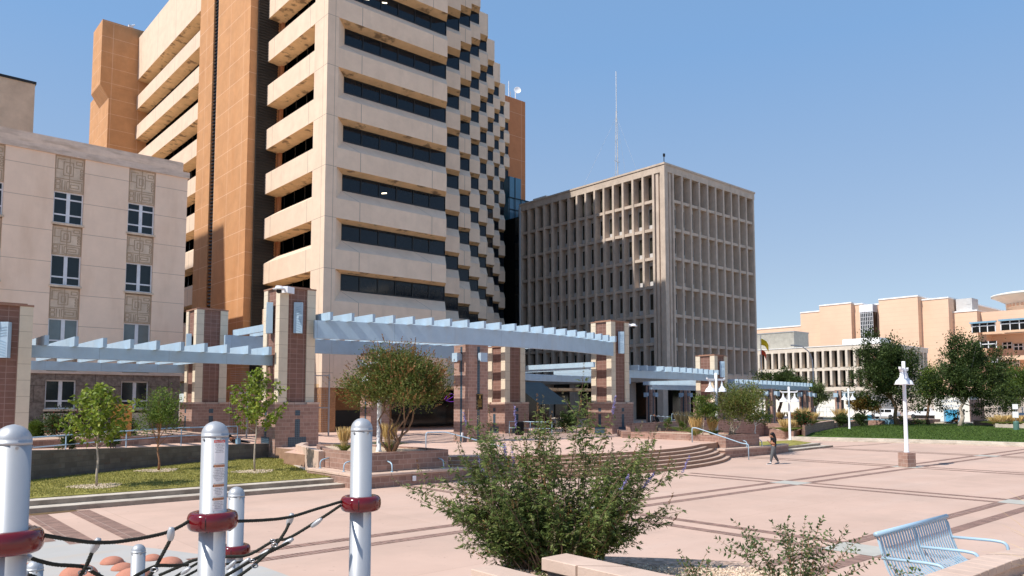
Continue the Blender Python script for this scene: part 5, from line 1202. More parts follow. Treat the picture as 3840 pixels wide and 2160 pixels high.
# ================================================================== PLANTS
def nrm(a): return a/np.maximum(1e-9, np.linalg.norm(a, axis=-1, keepdims=True))
def leaves(name, P, Dv, L, W, m_, parent=None, fold=.25, seed=0, up=None):
    """one small folded leaf (two triangles) per point; P,Dv Nx3; L,W scalars or N"""
    g = np.random.default_rng(seed); N = len(P); Dv = nrm(Dv); L = np.broadcast_to(L, (N,))[:, None]; W = np.broadcast_to(W, (N,))[:, None]
    rnd = nrm(g.standard_normal((N, 3))*.8+(np.array([0, 0, 1.0]) if up is None else up)); S = nrm(np.cross(Dv, rnd)); U = np.cross(S, Dv)
    v0 = P; v2 = P+Dv*L; v1 = P+Dv*L*.42+S*W*.5+U*W*fold; v3 = P+Dv*L*.42-S*W*.5+U*W*fold
    V = np.stack([v0, v1, v2, v3], 1).reshape(-1, 3); idx = np.arange(N)[:, None]*4
    F_ = np.concatenate([idx+np.array([[0, 1, 2]]), idx+np.array([[0, 2, 3]])], 0)
    me = bpy.data.meshes.new(name); me.vertices.add(len(V)); me.vertices.foreach_set('co', V.astype(np.float32).ravel())
    me.loops.add(len(F_)*3); me.loops.foreach_set('vertex_index', F_.ravel().astype(np.int32)); me.polygons.add(len(F_))
    me.polygons.foreach_set('loop_start', (np.arange(len(F_))*3).astype(np.int32)); me.polygons.foreach_set('loop_total', np.full(len(F_), 3, np.int32))
    me.materials.append(M[m_]); me.update(calc_edges=True)
    o = bpy.data.objects.new(name, me); C.objects.link(o)
    if parent: o.parent = parent
    return o
def clumps(g, ctr, rad, n, rough=.35, shell=.55, low=-.75, taper=0):
    """n clump centres in an uneven ellipsoid"""
    u = nrm(g.standard_normal((n*3, 3))); u = u[u[:, 2] > low][:n]; ph = g.random(6)*6.3
    bump = 1+rough*(np.sin(u[:, 0]*4+ph[0])*np.cos(u[:, 1]*5+ph[1])*.6+np.sin(u[:, 2]*6+ph[2]+u[:, 0]*3)*.5)
    r = (shell+(1-shell)*g.random(len(u))**.6)*bump
    tp = np.where(u[:, 2] > 0, 1-taper*u[:, 2], 1); u = u*np.stack([tp, tp, np.ones(len(u))], 1)
    k = g.random(len(u)) < .22; r[k] *= g.random(k.sum())
    return np.array(ctr)+u*r[:, None]*np.array(rad)
def tree(label, base, ctr, rad, nc, nl, leaf, m_, bark='bark_brown', trunk=.12, group=None, cat='tree', seed=1, sig=.16, stems=1, second=None, limbs=16, rough=.35, shell=.5, low=-.75, spread=.3, fork=.35, name='tree', drop=.0, taper=0, shoot=0):
    g = np.random.default_rng(seed); base = Vector(base); ctr = Vector(ctr); t = thing(name, label, cat, base, group=group)
    c_ = np.array(ctr-base); cl = clumps(g, c_, rad, nc, rough, shell, low, taper)
    mr = min(rad)
    n = len(cl)*nl; P = np.repeat(cl, nl, 0)+g.standard_normal((n, 3))*mr*sig*np.array([1, 1, .8])*(1-.45*(shoot > 0))
    if shoot: P = P+np.repeat(nrm(nrm(cl-c_)+np.array([0, 0, .9])), nl, 0)*(np.abs(g.standard_normal((n, 1)))*mr*shoot)
    if True: pass
    out = nrm(P-c_*np.array([1, 1, .8]))
    Dv = out*.8+g.standard_normal((n, 3))*.7+np.array([0, 0, -.15+.3*(drop == 0)])-np.array([0, 0, drop])
    leaves('foliage', P, Dv, leaf*(.7+.6*g.random(n)), leaf*.55*(.8+.4*g.random(n)), m_, t, seed=seed)
    if second:
        m2, cnt, ln, wd_, upz = second; k = g.integers(0, len(cl), cnt); o_ = nrm(cl[k]-c_); P0 = cl[k]+o_*mr*.22+g.standard_normal((cnt, 3))*mr*.12; dd = nrm(o_+np.array([0, 0, upz])+g.standard_normal((cnt, 3))*.2)
        q = 7; PP = np.repeat(P0, q, 0)+np.repeat(dd, q, 0)*(np.tile(np.arange(q)/q, cnt)*ln)[:, None]; DD = np.repeat(dd, q, 0)+g.standard_normal((cnt*q, 3))*.6
        leaves('seed_heads', PP, DD, ln*.28, wd_, m2, t, seed=seed+3)
    br = MB(); rg = random.Random(seed)
    tops = []
    for s in range(stems):
        if stems == 1: top_ = Vector((c_[0]*.9, c_[1]*.9, c_[2]+rad[2]*.35)); b0 = Vector((0, 0, 0))
        else:
            a_ = 2*math.pi*s/stems+rg.random(); top_ = Vector((c_[0]+rad[0]*.55*math.cos(a_), c_[1]+rad[1]*.55*math.sin(a_), c_[2]+rad[2]*.1)); b0 = Vector((.12*math.cos(a_), .12*math.sin(a_), 0))
        pts = [b0+(top_-b0)*u+Vector((rg.uniform(-1, 1), rg.uniform(-1, 1), 0))*trunk*(1.2 if stems == 1 else 4.0)*(0 < u < 1)+(Vector((0, 0, 1))*(.0 if stems == 1 else (1-u)*u*.2)) for u in [i/7 for i in range(8)]]
        br.tube(pts, [trunk*(1.25 if i == 0 else 1)*(1-.78*i/7) for i in range(8)], 9); tops.append(pts)
    br.build('trunk', bark, t, smooth=True)
    bl = MB()
    for i in range(limbs):
        pts = tops[i % len(tops)]; k = rg.uniform(fork, .85)*7; k0 = int(k); p0 = pts[k0].lerp(pts[min(7, k0+1)], k-k0); tgt = Vector(cl[rg.randrange(len(cl))])
        mid = p0.lerp(tgt, .5)+Vector((rg.uniform(-1, 1), rg.uniform(-1, 1), rg.uniform(-.5, .8)))*mr*.13
        bl.tube([p0, p0.lerp(mid, .5), mid, mid.lerp(tgt, .6), tgt], [trunk*.42*(1-k/12), trunk*.33, trunk*.22, trunk*.14, trunk*.05], 6)
    if limbs: bl.build('limbs', bark, t, smooth=True)
    return t
def tree_px(label, bpx, bz, crown, d, **k):
    b = atd(bpx[0], bpx[1], d) if bz is None else at(bpx[0], bpx[1], bz)
    if bz is None: b.z = k.pop('zb', .4)
    else:
        b2 = atd(bpx[0], bpx[1], d); b = Vector((b2.x, b2.y, bz))
    x0, y0, x1, y1 = crown; c_ = atd((x0+x1)/2, (y0+y1)/2, d); rx = (x1-x0)/2*d/CF; rz = (y1-y0)/2*d/CF
    return tree(label, b, c_, (rx, rx*k.pop('deep', .95), rz), **k)
LT = 'young trees on the near lawn'
def young(label, base, top_z, halfw, seed, m_, bark='bark_pale', r=.045, nbr=22, dens=1.0, lf=.12):
    """sparse young tree: leader with upswept limbs, leaves strung along them"""
    g = np.random.default_rng(seed); rg = random.Random(seed); t = thing('young_tree', label, 'tree', base, group=LT); H_ = top_z-base[2]
    lead = [Vector((rg.uniform(-.03, .03)*(i > 0), rg.uniform(-.03, .03)*(i > 0), H_*i/8)) for i in range(9)]
    MB().tube(lead, [r*(1-.85*i/8) for i in range(9)], 8).build('trunk', bark, t, smooth=True)
    bl = MB(); P = []; Dv = []
    for i in range(nbr):
        u = .36+.58*i/nbr; p0 = lead[int(u*8)].lerp(lead[min(8, int(u*8)+1)], u*8-int(u*8)); a_ = i*2.4+rg.random()*.6
        ln = halfw*(1.0 if u < .55 else (1-u)/.45*.9+.12)*rg.uniform(.65, 1.1); d_ = Vector((math.cos(a_), math.sin(a_), 0))
        pts = [p0+d_*ln*s+Vector((0, 0, ln*(.55*s+.25*s*s))) for s in (0, .3, .6, 1)]
        bl.tube(pts, [r*.35, r*.25, r*.16, r*.07], 5)
        for k in range(int(30*dens*ln/halfw)+7):
            s = .25+.78*rg.random(); q = p0+d_*ln*s+Vector((0, 0, ln*(.55*s+.25*s*s)))+Vector((rg.gauss(0, .07), rg.gauss(0, .07), rg.gauss(0, .07))); P.append(q[:]); Dv.append((d_.x*.4+rg.gauss(0, .7), d_.y*.4+rg.gauss(0, .7), rg.gauss(-.5, .5)))
    for k in range(int(110*dens)):
        u = .5+.5*rg.random(); P.append((rg.gauss(0, .09), rg.gauss(0, .09), H_*u)); Dv.append((rg.gauss(0, .8), rg.gauss(0, .8), rg.gauss(0, .6)))
    bl.build('limbs', bark, t, smooth=True)
    n = len(P); leaves('foliage', np.array(P), np.array(Dv), lf*(.7+.6*g.random(n)), lf*.8*(.8+.4*g.random(n)), m_, t, seed=seed)
    return t
def topz(px, py, d): return atd(px, py, d).z
b = at(362, 1823, .35); young('left one of three small lawn trees, pale trunk and loose bright leaves', b, topz(335, 1440, 27), 1.15, 3, 'leaf_lime', nbr=34, dens=1.8, lf=.15)
b = at(955, 1768, .35); young('right one of three small lawn trees, tall and see through, pale trunk', b, topz(960, 1382, 32.6), 1.25, 8, 'leaf_lime', nbr=30, dens=1.7, lf=.155)
tree_px('middle one of three small lawn trees, fuller and rounder, before the orange board', (595, 1764), .35, (522, 1468, 668, 1640), 33.1, nc=110, nl=34, leaf=.095, m_='leaf_fresh', bark='bark_red', trunk=.045, group=LT, seed=12, limbs=20, name='young_tree', shell=.35, sig=.2)
rg_ = np.random.default_rng(9)
for (px, py) in ((362, 1823), (595, 1764), (955, 1768)):
    b = at(px, py, .35); n_ = 900; a_ = rg_.random(n_)*6.28; r_ = .85*rg_.random(n_)**.6*(1+.15*np.sin(a_*3)); pebbles('mulch_chips', np.stack([b.x+r_*np.cos(a_), b.y+r_*np.sin(a_), np.full(n_, .352)], 1), .024)
# rusty flowered multi stemmed tree in the left planter
tree_px('round bushy tree with rusty flower spikes and bare twisted stems in the left planter', (1470, 1688), 1.25, (1335, 1312, 1682, 1572), 31.4, nc=420, nl=70, leaf=.105, m_='leaf_olive', bark='bark_brown', trunk=.055, seed=21, stems=6, limbs=34, second=('seed_rust', 1000, .27, .055, .9), name='flowering_tree', shell=.3, sig=.17, rough=.3, low=-.55, fork=.5, taper=.25)
tree_px('many stemmed green tree with pale branches in the right planter', (2740, 1629), 1.25, (2680, 1452, 2872, 1585), 48.3, nc=260, nl=40, leaf=.12, m_='leaf_olive', bark='bark_pale', trunk=.05, seed=22, stems=6, limbs=26, second=('seed_rust', 200, .2, .03, .9), name='flowering_tree', shell=.3, rough=.5, sig=.22)
tree_px('small leafy green tree left of the white lamp in the right planter', (2633, 1618), 1.25, (2600, 1482, 2692, 1590), 47.2, nc=90, nl=34, leaf=.13, m_='leaf_mid', bark='bark_pale', trunk=.04, seed=23, name='small_tree', shell=.3)
tree_px('small tree with a bright white trunk and thin crown behind the right planter', (2833, 1627), 1.2, (2788, 1540, 2892, 1592), 50.5, nc=60, nl=22, leaf=.12, m_='leaf_mid', bark='lamp_white', trunk=.04, seed=24, limbs=12, name='small_tree', shell=.4)
FT = 'trees round the far lawn'
tree_px('large dark green tree left of the open plaza lamp on the far lawn', (3366, 1602), .4, (3208, 1262, 3446, 1545), 92, nc=330, nl=75, taper=.5, shoot=.16, leaf=.27, m_='leaf_dark', bark='bark_brown', trunk=.26, group=FT, seed=31, shell=.35, rough=.6, sig=.13, low=-.97, limbs=26)
tree_px('smaller yellowish green tree between the two large far lawn trees', (3483, 1598), .4, (3438, 1375, 3535, 1530), 97, nc=150, nl=40, leaf=.26, m_='leaf_fresh', bark='bark_brown', trunk=.2, group=FT, seed=32, shell=.3, rough=.5, sig=.2)
tree_px('large dark green tree right of the open plaza lamp, beside the parking pavilion', (3600, 1604), .4, (3512, 1275, 3756, 1545), 91, nc=330, nl=75, taper=.5, shoot=.16, leaf=.27, m_='leaf_dark', bark='bark_pale', trunk=.24, group=FT, seed=33, shell=.35, rough=.6, sig=.13, low=-.97, limbs=26)
tree_px('light green tree cut by the right edge of the photo', (3800, 1590), .4, (3720, 1375, 3935, 1535), 112, nc=420, nl=38, leaf=.32, m_='leaf_mid', bark='bark_pale', trunk=.26, group=FT, seed=34, shell=.3, rough=.4)
tree_px('dark spreading tree behind the farthest pergola before the finned building', (2927, 1560), .5, (2848, 1392, 3030, 1500), 104, nc=260, nl=34, leaf=.28, m_='leaf_dark', bark='bark_dark', trunk=.28, group=FT, seed=35, shell=.4, rough=.6, limbs=24, fork=.2)
tree_px('thin green tree with drooping crown right of the farthest pergola', (3060, 1560), .5, (3030, 1440, 3100, 1535), 100, nc=110, nl=30, leaf=.26, m_='leaf_grey', bark='bark_dark', trunk=.14, group=FT, seed=36, rough=.6)
tree_px('small tree with yellowing leaves and a dark trunk before the white wall', (3240, 1592), .6, (3192, 1486, 3280, 1545), 93, nc=110, nl=26, leaf=.24, m_='leaf_autumn', bark='bark_dark', trunk=.13, group=FT, seed=37, rough=.6)
tree_px('slim young street tree beside the white suv', (3278, 1592), .6, (3258, 1500, 3300, 1560), 98, nc=40, nl=20, leaf=.2, m_='leaf_autumn', bark='bark_brown', trunk=.05, group=FT, seed=38)
# shrubs
SH = 'shrubs in the planters'
def shrub(label, crown, d, z, m_, seed, nc=70, nl=30, leaf=.10, second=None, cat='shrub', name='shrub', deep=1.0, rough=.45, **k):
    x0, y0, x1, y1 = crown
    tree_px(label, ((x0+x1)/2, y1), z, crown, d, nc=nc, nl=nl, leaf=leaf, m_=m_, trunk=.02*d/35, group=SH, cat=cat, seed=seed, stems=4, limbs=8, second=second, name=name, deep=deep, shell=.2, rough=rough, low=-.95, **k)
shrub('clipped light green hedge block at the left behind the ramp', (108, 1575, 166, 1648), 43, 1.3, 'hedge', 41, nc=260, nl=40, leaf=.06, rough=.08)
shrub('dark upright shrub beside the clipped hedge with red flowers on top', (170, 1535, 256, 1645), 43, 1.3, 'leaf_dark', 42, nc=130, second=('flower_red', 50, .12, .04, .8))
shrub('small dark shrub rising right above the curved wall at the left', (226, 1628, 286, 1688), 32.5, 1.2, 'leaf_dark', 43, nc=50, nl=24, leaf=.09)
shrub('reddish flowering shrub behind the left small lawn tree', (262, 1548, 330, 1645), 44, 1.3, 'leaf_purple', 44, second=('flower_red', 70, .1, .04, .8))
shrub('dark shrub with rusty tips between the left and middle lawn trees', (440, 1566, 514, 1642), 44.5, 1.3, 'leaf_dark', 45, nc=90, second=('seed_rust', 60, .12, .03, .7))
shrub('round leafy shrub beneath the right side of the left lawn tree', (400, 1612, 448, 1672), 36, 1.1, 'leaf_mid', 57, nc=60, nl=26, leaf=.08)
shrub('dark shrub with bright red flowers left of the far lawn', (2984, 1545, 3040, 1598), 69, 1.1, 'leaf_dark', 46, nc=110, leaf=.13, second=('flower_red', 60, .14, .09, .3))
shrub('dark green shrub left of the farthest twin lamp', (3134, 1555, 3184, 1593), 86, .9, 'leaf_dark', 47, leaf=.16)
shrub('dark green shrub with upright tips right of the farthest twin lamp', (3200, 1548, 3250, 1592), 87, .9, 'leaf_dark', 48, leaf=.16)
shrub('low grey green shrub below the white suv', (3315, 1572, 3362, 1590), 100, .9, 'leaf_grey', 49, leaf=.16, nc=60)
shrub('low grey green shrub below the white pickup truck', (3418, 1570, 3480, 1592), 100, .9, 'leaf_grey', 50, leaf=.16, nc=60)
shrub('shaded bush before the dark lobby, beside the litter bin', (1990, 1540, 2080, 1620), 58, .9, 'leaf_purple', 51, leaf=.16)
shrub('shaded bush before the dark lobby, right of the canopy', (2090, 1545, 2160, 1620), 60, .9, 'leaf_dark', 52, leaf=.16)
shrub('small leggy plant in shade by the lobby stairs, left one', (2490, 1565, 2520, 1612), 54, 1.0, 'leaf_mid', 53, nc=30, nl=14)
shrub('small leggy plant in shade by the lobby stairs, right one', (2545, 1580, 2570, 1614), 54, 1.0, 'leaf_mid', 54, nc=26, nl=14)
# ornamental grasses
def tuft(label, bx, byy, topy, d, w_, seed, n=170, plume='grass_gold', green=True, zb=None, group='golden ornamental grass clumps'):
    g = np.random.default_rng(seed); b = atd(bx, byy, d); 
    if zb is not None: b.z = zb
    h_ = topz(bx, topy, d)-b.z; t = thing('ornamental_grass', label, 'grass clump', b, group=group)
    a_ = g.random(n)*6.28; lean = .10+.28*g.random(n); dirs = np.stack([np.cos(a_)*lean, np.sin(a_)*lean, np.ones(n)], 1); P0 = np.stack([np.cos(a_)*.06*w_, np.sin(a_)*.06*w_, np.zeros(n)], 1)*g.random((n, 1))*2
    dirs *= np.array([w_, w_, 1]); Ls = h_*(.75+.25*g.random(n))
    def ribbons(nm, m_, s0, s1, width, nn=n, dr=dirs, LL=Ls, droop=0.0, seg=4):
        vs = []; fs = []
        for i in range(nn):
            p0 = P0[i]; dd = dr[i]; sd = nrm(np.cross(dd, g.standard_normal(3)))*width
            for k in range(seg+1):
                s = s0+(s1-s0)*k/seg; q = p0+dd*LL[i]*s+np.array([dd[0], dd[1], 0])*droop*s*s*LL[i]-np.array([0, 0, 1])*droop*.9*s*s*s*LL[i]; tw = sd*(math.sin(math.pi*(.12+.8*k/seg)))
                vs += [tuple(q-tw), tuple(q+tw)]
            b0 = i*(seg+1)*2; fs += [(b0+2*k, b0+2*k+1, b0+2*k+3, b0+2*k+2) for k in range(seg)]
        return MB().add(vs, fs).build(nm, m_, t)
    ribbons('stems', plume, 0, .7, .0025*d/30); ribbons('plumes', plume, .5, 1.0, .016*(d/30)**.6)
    if green:
        d2 = dirs*np.array([2.4, 2.4, .9]); ribbons('blades', 'blade_green', 0, .62, .006*(d/30)**.5, n, d2, Ls, 1.2)
    return t
tuft('golden feather grass clump at the left end of the left planter', 1290, 1688, 1597, 31.8, .8, 61, zb=1.22)
tuft('golden feather grass clump behind the lamp and stems in the left planter', 1458, 1680, 1583, 33, 1.0, 62, zb=1.22)
tuft('golden feather grass clump at the far left of the right planter', 2611, 1626, 1560, 47.5, 1.0, 63, zb=1.2)
tuft('golden feather grass clump just left of the lamp in the right planter', 2672, 1624, 1563, 47.5, .9, 64, zb=1.2)
for i, dx in enumerate((-18, 0, 17)): tuft(['golden grass in the square planter behind the person, left clump', 'golden grass in the square planter behind the person, middle clump', 'golden grass in the square planter behind the person, right clump'][i], 2963+dx, 1624, 1570+i % 2*3, 67.5+i, 1.4, 65+i, n=200, zb=.7)
tuft('golden grass clump right of the red flowering shrub', 3047, 1580, 1542, 74, 1.5, 70, zb=1.2)
tuft('golden grass clump behind the red flowering shrub', 3012, 1580, 1526, 73, 1.3, 71, zb=1.2, green=False)
tuft('golden grass by the seated silhouette under the farthest pergola', 2927, 1575, 1543, 80, 1.3, 72, zb=1.2)
tuft('golden grass just behind the lamp on the right, near the far pergola', 2973, 1575, 1543, 80, 1.6, 73, zb=1.2)
tuft('golden grass clump left of the free standing slim pillar shrub', 3152, 1572, 1530, 88, 1.7, 74, zb=1.0)
tuft('golden grass between the trees in front of the white suv', 3385, 1592, 1558, 97, 1.8, 75, zb=.9)
tuft('shaded grass clump near the lobby windows', 2563, 1590, 1540, 58, 1.2, 76, zb=.9, plume='seed_tan')
for i, dx in enumerate((-45, -15, 18, 42)): tuft(['golden grass in the pale planter far right, leftmost clump', 'golden grass in the pale planter far right, second clump', 'golden grass in the pale planter far right, third clump', 'golden grass in the pale planter far right, beside the dispenser post'][i], 3775+dx, 1602, 1562-8*(i % 2), 84, 2.0, 80+i, n=180, zb=.85)
# lawn blades
g = np.random.default_rng(77); n_ = 42000; P = np.stack([3+14.5*g.random(n_), 27.7+11.5*g.random(n_), np.full(n_, .338)], 1)
def inside(P, poly):
    x, y = P[:, 0], P[:, 1]; c_ = np.zeros(len(P), bool); j = len(poly)-1
    for i in range(len(poly)):
        xi, yi = poly[i]; xj, yj = poly[j]; c_ ^= ((yi > y) != (yj > y)) & (x < (xj-xi)*(y-yi)/(yj-yi+1e-12)+xi); j = i
    return c_
P = P[inside(P, [(4.4, 27.75), (14.8, 27.75), (14.8, 30), (16.2, 35.2), (17.2, 36.2), (17.2, 39.2), (12.8, 38.2), (5.3, 33.8), (3.5, 30.2)])]
o = leaves('grass', P, g.standard_normal((len(P), 3))*.6+np.array([0, 0, 1]), .07, .022, 'blade_lawn', seed=4); o['kind'] = 'stuff'
n_ = 30000; P = np.stack([64.5+36*g.random(n_), 8+32*g.random(n_), np.zeros(n_)], 1); P[:, 2] = .31+.27*np.clip((P[:, 0]-65)/33, 0, 1)
P = P[inside(P, [(63.5, 34), (65.1, 27), (66.6, 14), (66.9, 8), (92.5, 8), (91, 21), (96, 28), (98, 40), (83, 39.5)])]
o = leaves('grass', P, g.standard_normal((len(P), 3))*.6+np.array([0, 0, 1]), .12, .05, 'blade_lawn_deep', seed=5); o['kind'] = 'stuff'
# ---------------- big flowering bush close to the camera
def bigbush():
    g = np.random.default_rng(101); base = atd(2060, 2150, 8.1); base.z = 1.5
    t = thing('flowering_bush', 'big close bush with narrow fingered leaves and thin purple flower spikes', 'bush', base)
    fw = np.array([cA, sA, 0]); rt = np.array([sA, -cA, 0]); up = np.array([0, 0, 1.0])
    st = MB(); LP = []; LD = []; LL = []; LU = []; SP = {'flower_purple': [[], []], 'seed_tan': [[], []], 'seed_rust': [[], []]}
    def stem(p0, tgt, n_, r0, tip, bow):
        pts = []; v = tgt-p0; ln = np.linalg.norm(v); b0 = np.array([0, 0, 1.0])*ln*bow
        for i in range(n_+1):
            u = i/n_; q = p0+v*u+b0*math.sin(math.pi*u)*.6; pts.append(q)
        st.tube([Vector(q) for q in pts], [r0*.75*(1-.85*i/n_)+.0008 for i in range(n_+1)], 5, cap=False); return pts
    def palmate(p, d_, s):
        nn = 5; d_ = d_/np.linalg.norm(d_); pet = p+d_*s*.45; nv = nrm(up*.8+g.standard_normal(3)*.45); a1 = nrm(d_-nv*np.dot(d_, nv)); a2 = np.cross(nv, a1)
        for k in range(nn):
            a_ = (k-2)*.62+g.normal(0, .08); dd = a1*math.cos(a_)+a2*math.sin(a_)-nv*.18; LP.append(pet); LD.append(dd); LL.append(s*(1-.16*abs(k-2))*g.uniform(.85, 1.15)); LU.append(nv)
    def leafy(pts, s, start=.3, nd=None):
        n_ = len(pts)-1; ln = sum(np.linalg.norm(pts[i+1]-pts[i]) for i in range(n_)); nd = nd or max(3, int(ln*(1-start)/.052)); ph = g.random()*3
        for k in range(nd):
            u = start+(1-start)*(k+.5)/nd; i = min(n_-1, int(u*n_)); p = pts[i]+(pts[i+1]-pts[i])*(u*n_-i); tg = nrm(pts[i+1]-pts[i]); o1 = nrm(np.cross(tg, g.standard_normal(3)))
            for sgn in (1, -1): palmate(p, o1*sgn+tg*.55+up*.1, s*g.uniform(.7, 1.15)*(1.1-.45*u))
    def spike(p, d_, ln, kind):
        n_ = int(ln/.0085); d_ = nrm(d_); 
        for i in range(n_):
            u = i/n_; q = p+d_*ln*u+up*.03*u*u; 
            if (i//2) % 2 == 1 and kind != 'flower_purple' and g.random() < .6: continue
            for k in range(3): SP[kind][0].append(q+g.standard_normal(3)*.004*(1.2-u)); SP[kind][1].append(g.standard_normal(3)+d_*.3)
    nst = 128
    for s in range(nst):
        th = g.uniform(0, math.pi*2); rr = math.sqrt(g.random()); el = g.uniform(-.95, 1)
        u_ = nrm(np.array([math.cos(th), math.sin(th), 0])*math.sqrt(max(0.02, 1-min(1, abs(el))**2))+np.array([0, 0, el])); q = u_*(.5+.62*g.random()**.8)
        lat = q[0]*1.42; dep = q[1]*.85; hz = q[2]
        topm = .88+.10*math.sin(lat*3+1)+(.12 if -.1 < lat < .5 else 0)-.18*max(0, abs(lat)-.9)
        z = 2.38+hz*(topm+.04 if hz > 0 else .66)
        tgt = rt*(lat+.0)+fw*dep+up*(z-1.5); p0 = rt*(g.normal(.05, .12)+lat*.18)+fw*g.normal(0, .12)
        pts = stem(p0, tgt, 9, .009, True, .06+.12*(abs(lat) > .8)); leafy(pts, .096, .22)
        for k in range(6):
            u = g.uniform(.22, .92); i = int(u*9); pb_ = pts[i]; dd = nrm(nrm(pts[min(9, i+1)]-pts[i])+g.standard_normal(3)*.55+up*.25); p2 = stem(pb_, pb_+dd*g.uniform(.16, .34), 4, .003, False, .05); leafy(p2, .086, .05)
            if g.random() < .42: spike(p2[-1], p2[-1]-p2[-2]+up*.06, g.uniform(.06, .13), 'seed_tan' if g.random() < .6 else 'seed_rust')
        if hz > -.2 and g.random() < .8:
            kd = 'flower_purple' if g.random() < .34 else ('seed_tan' if g.random() < .75 else 'seed_rust'); spike(pts[-1], nrm(pts[-1]-pts[-2])*.6+up*(.7 if hz > .1 else 0.0), g.uniform(.11, .23), kd)
    st.build('stems', 'bark_brown', t)
    n_ = len(LP); L = np.array(LL); leaves('foliage', np.array(LP), np.array(LD), L, L*.24, 'leaf_bush', t, seed=3, fold=.12, up=np.array([0, 0, 1.0]))
    for kd, (a_, b_) in SP.items():
        if a_: leaves('flower_spikes' if kd == 'flower_purple' else 'seed_spikes', np.array(a_), np.array(b_), 
            .021 if kd == 'flower_purple' else .016, .014, kd, t, seed=4)
bigbush()
def loosebush(label, cx, cy, d, seed, ns, wpx, toppx, zb):
    g = np.random.default_rng(seed); base = atd(cx, cy, d); base.z = zb; t = thing('loose_shrub', label, 'shrub', base)
    fw = np.array([cA, sA, 0]); rt = np.array([sA, -cA, 0]); up = np.array([0, 0, 1.0]); st = MB(); P = []; Dv = []; S = []
    ht = topz(cx, toppx, d)-zb; hw = wpx/2*d/CF
    for s in range(ns):
        lat = (-1+2*(s+.5)/ns)*hw*g.uniform(.75, 1.05); dep = g.normal(0, .22); h_ = ht*(1-.42*(abs(lat)/hw)**2)*g.uniform(.68, 1.0)
        p0 = rt*lat*.12+fw*dep*.2; tgt = rt*lat+fw*dep+up*h_; mid = p0*.45+tgt*.55+up*h_*.06-rt*lat*.12; pts = []
        for i in range(11): u = i/10; pts.append((1-u)**2*p0+2*u*(1-u)*mid+u*u*tgt)
        st.tube([Vector(q) for q in pts], [.0045*(1-.75*i/10) for i in range(11)], 5, cap=False)
        def dress(pp, u0, sz):
            ln = sum(np.linalg.norm(pp[i+1]-pp[i]) for i in range(len(pp)-1)); nd = int(ln*(1-u0)/.042); m_ = len(pp)-1
            for k in range(nd):
                u = u0+(1-u0)*(k+.5)/nd; i = min(m_-1, int(u*m_)); q = pp[i]+(pp[i+1]-pp[i])*(u*m_-i); tg = nrm(pp[i+1]-pp[i]); a_ = g.random()*6.28 if k % 2 else 0; o1 = nrm(np.cross(tg, g.standard_normal(3)))
                for sg in (1, -1): P.append(q); Dv.append(o1*sg+tg*.5-up*.1); S.append(sz*g.uniform(.7, 1.2)*(1.1-.4*u))
            for k in range(3): P.append(pp[-1]); Dv.append(tg+g.standard_normal(3)*.5); S.append(sz*.7)
        dress(pts, .22, .064)
        for k in range(4):
            i = int(g.uniform(2, 8)); dd = nrm(nrm(pts[i+1]-pts[i])+g.standard_normal(3)*.5); L_ = g.uniform(.1, .26); p2 = [pts[i]+dd*L_*u+up*.04*u for u in (0, .33, .66, 1)]; st.tube([Vector(q) for q in p2], [.0022, .0018, .0014, .001], 4, cap=False); dress(p2, .1, .056)
    st.build('stems', 'bark_red', t); S = np.array(S); leaves('foliage', np.array(P), np.array(Dv), S, S*.46, 'leaf_grey', t, seed=seed, fold=.22)
loosebush('loose open shrub with pointed grey green leaves left of the blue bench', 2990, 2200, 6.9, 7, 17, 640, 1885, 1.5)
loosebush('small leafy sprig at the bottom edge left of the bench legs', 3440, 2190, 6.4, 8, 3, 60, 2135, 1.6)
loosebush('small leafy sprig at the bottom edge between bush and open shrub', 2620, 2205, 7.4, 9, 4, 90, 2150, 1.5)
t = thing('grass_wisps', 'few long thin straw coloured grass wisps crossing the right edge', 'grass', atd(3900, 2120, 5.5)); m_ = MB(); o0 = t.location.copy()
for (a_, b_) in (((3840, 1990), (3740, 1905)), ((3840, 2000), (3750, 1965)), ((3840, 2050), (3710, 2010)), ((3840, 2010), (3790, 1990)), ((3840, 1890), (3780, 1840)), ((3840, 2062), (3680, 2068)), ((3840, 2100), (3780, 2112))):
    p0 = atd(a_[0]+60, a_[1]+40, 5.5); p1 = atd(b_[0], b_[1], 5.9); m_.tube([p0-o0, (p0+p1)/2-o0+Vector((0, 0, .01)), p1-o0], [.0014, .001, .0004], 4)
m_.build('blades', 'grass_gold', t)
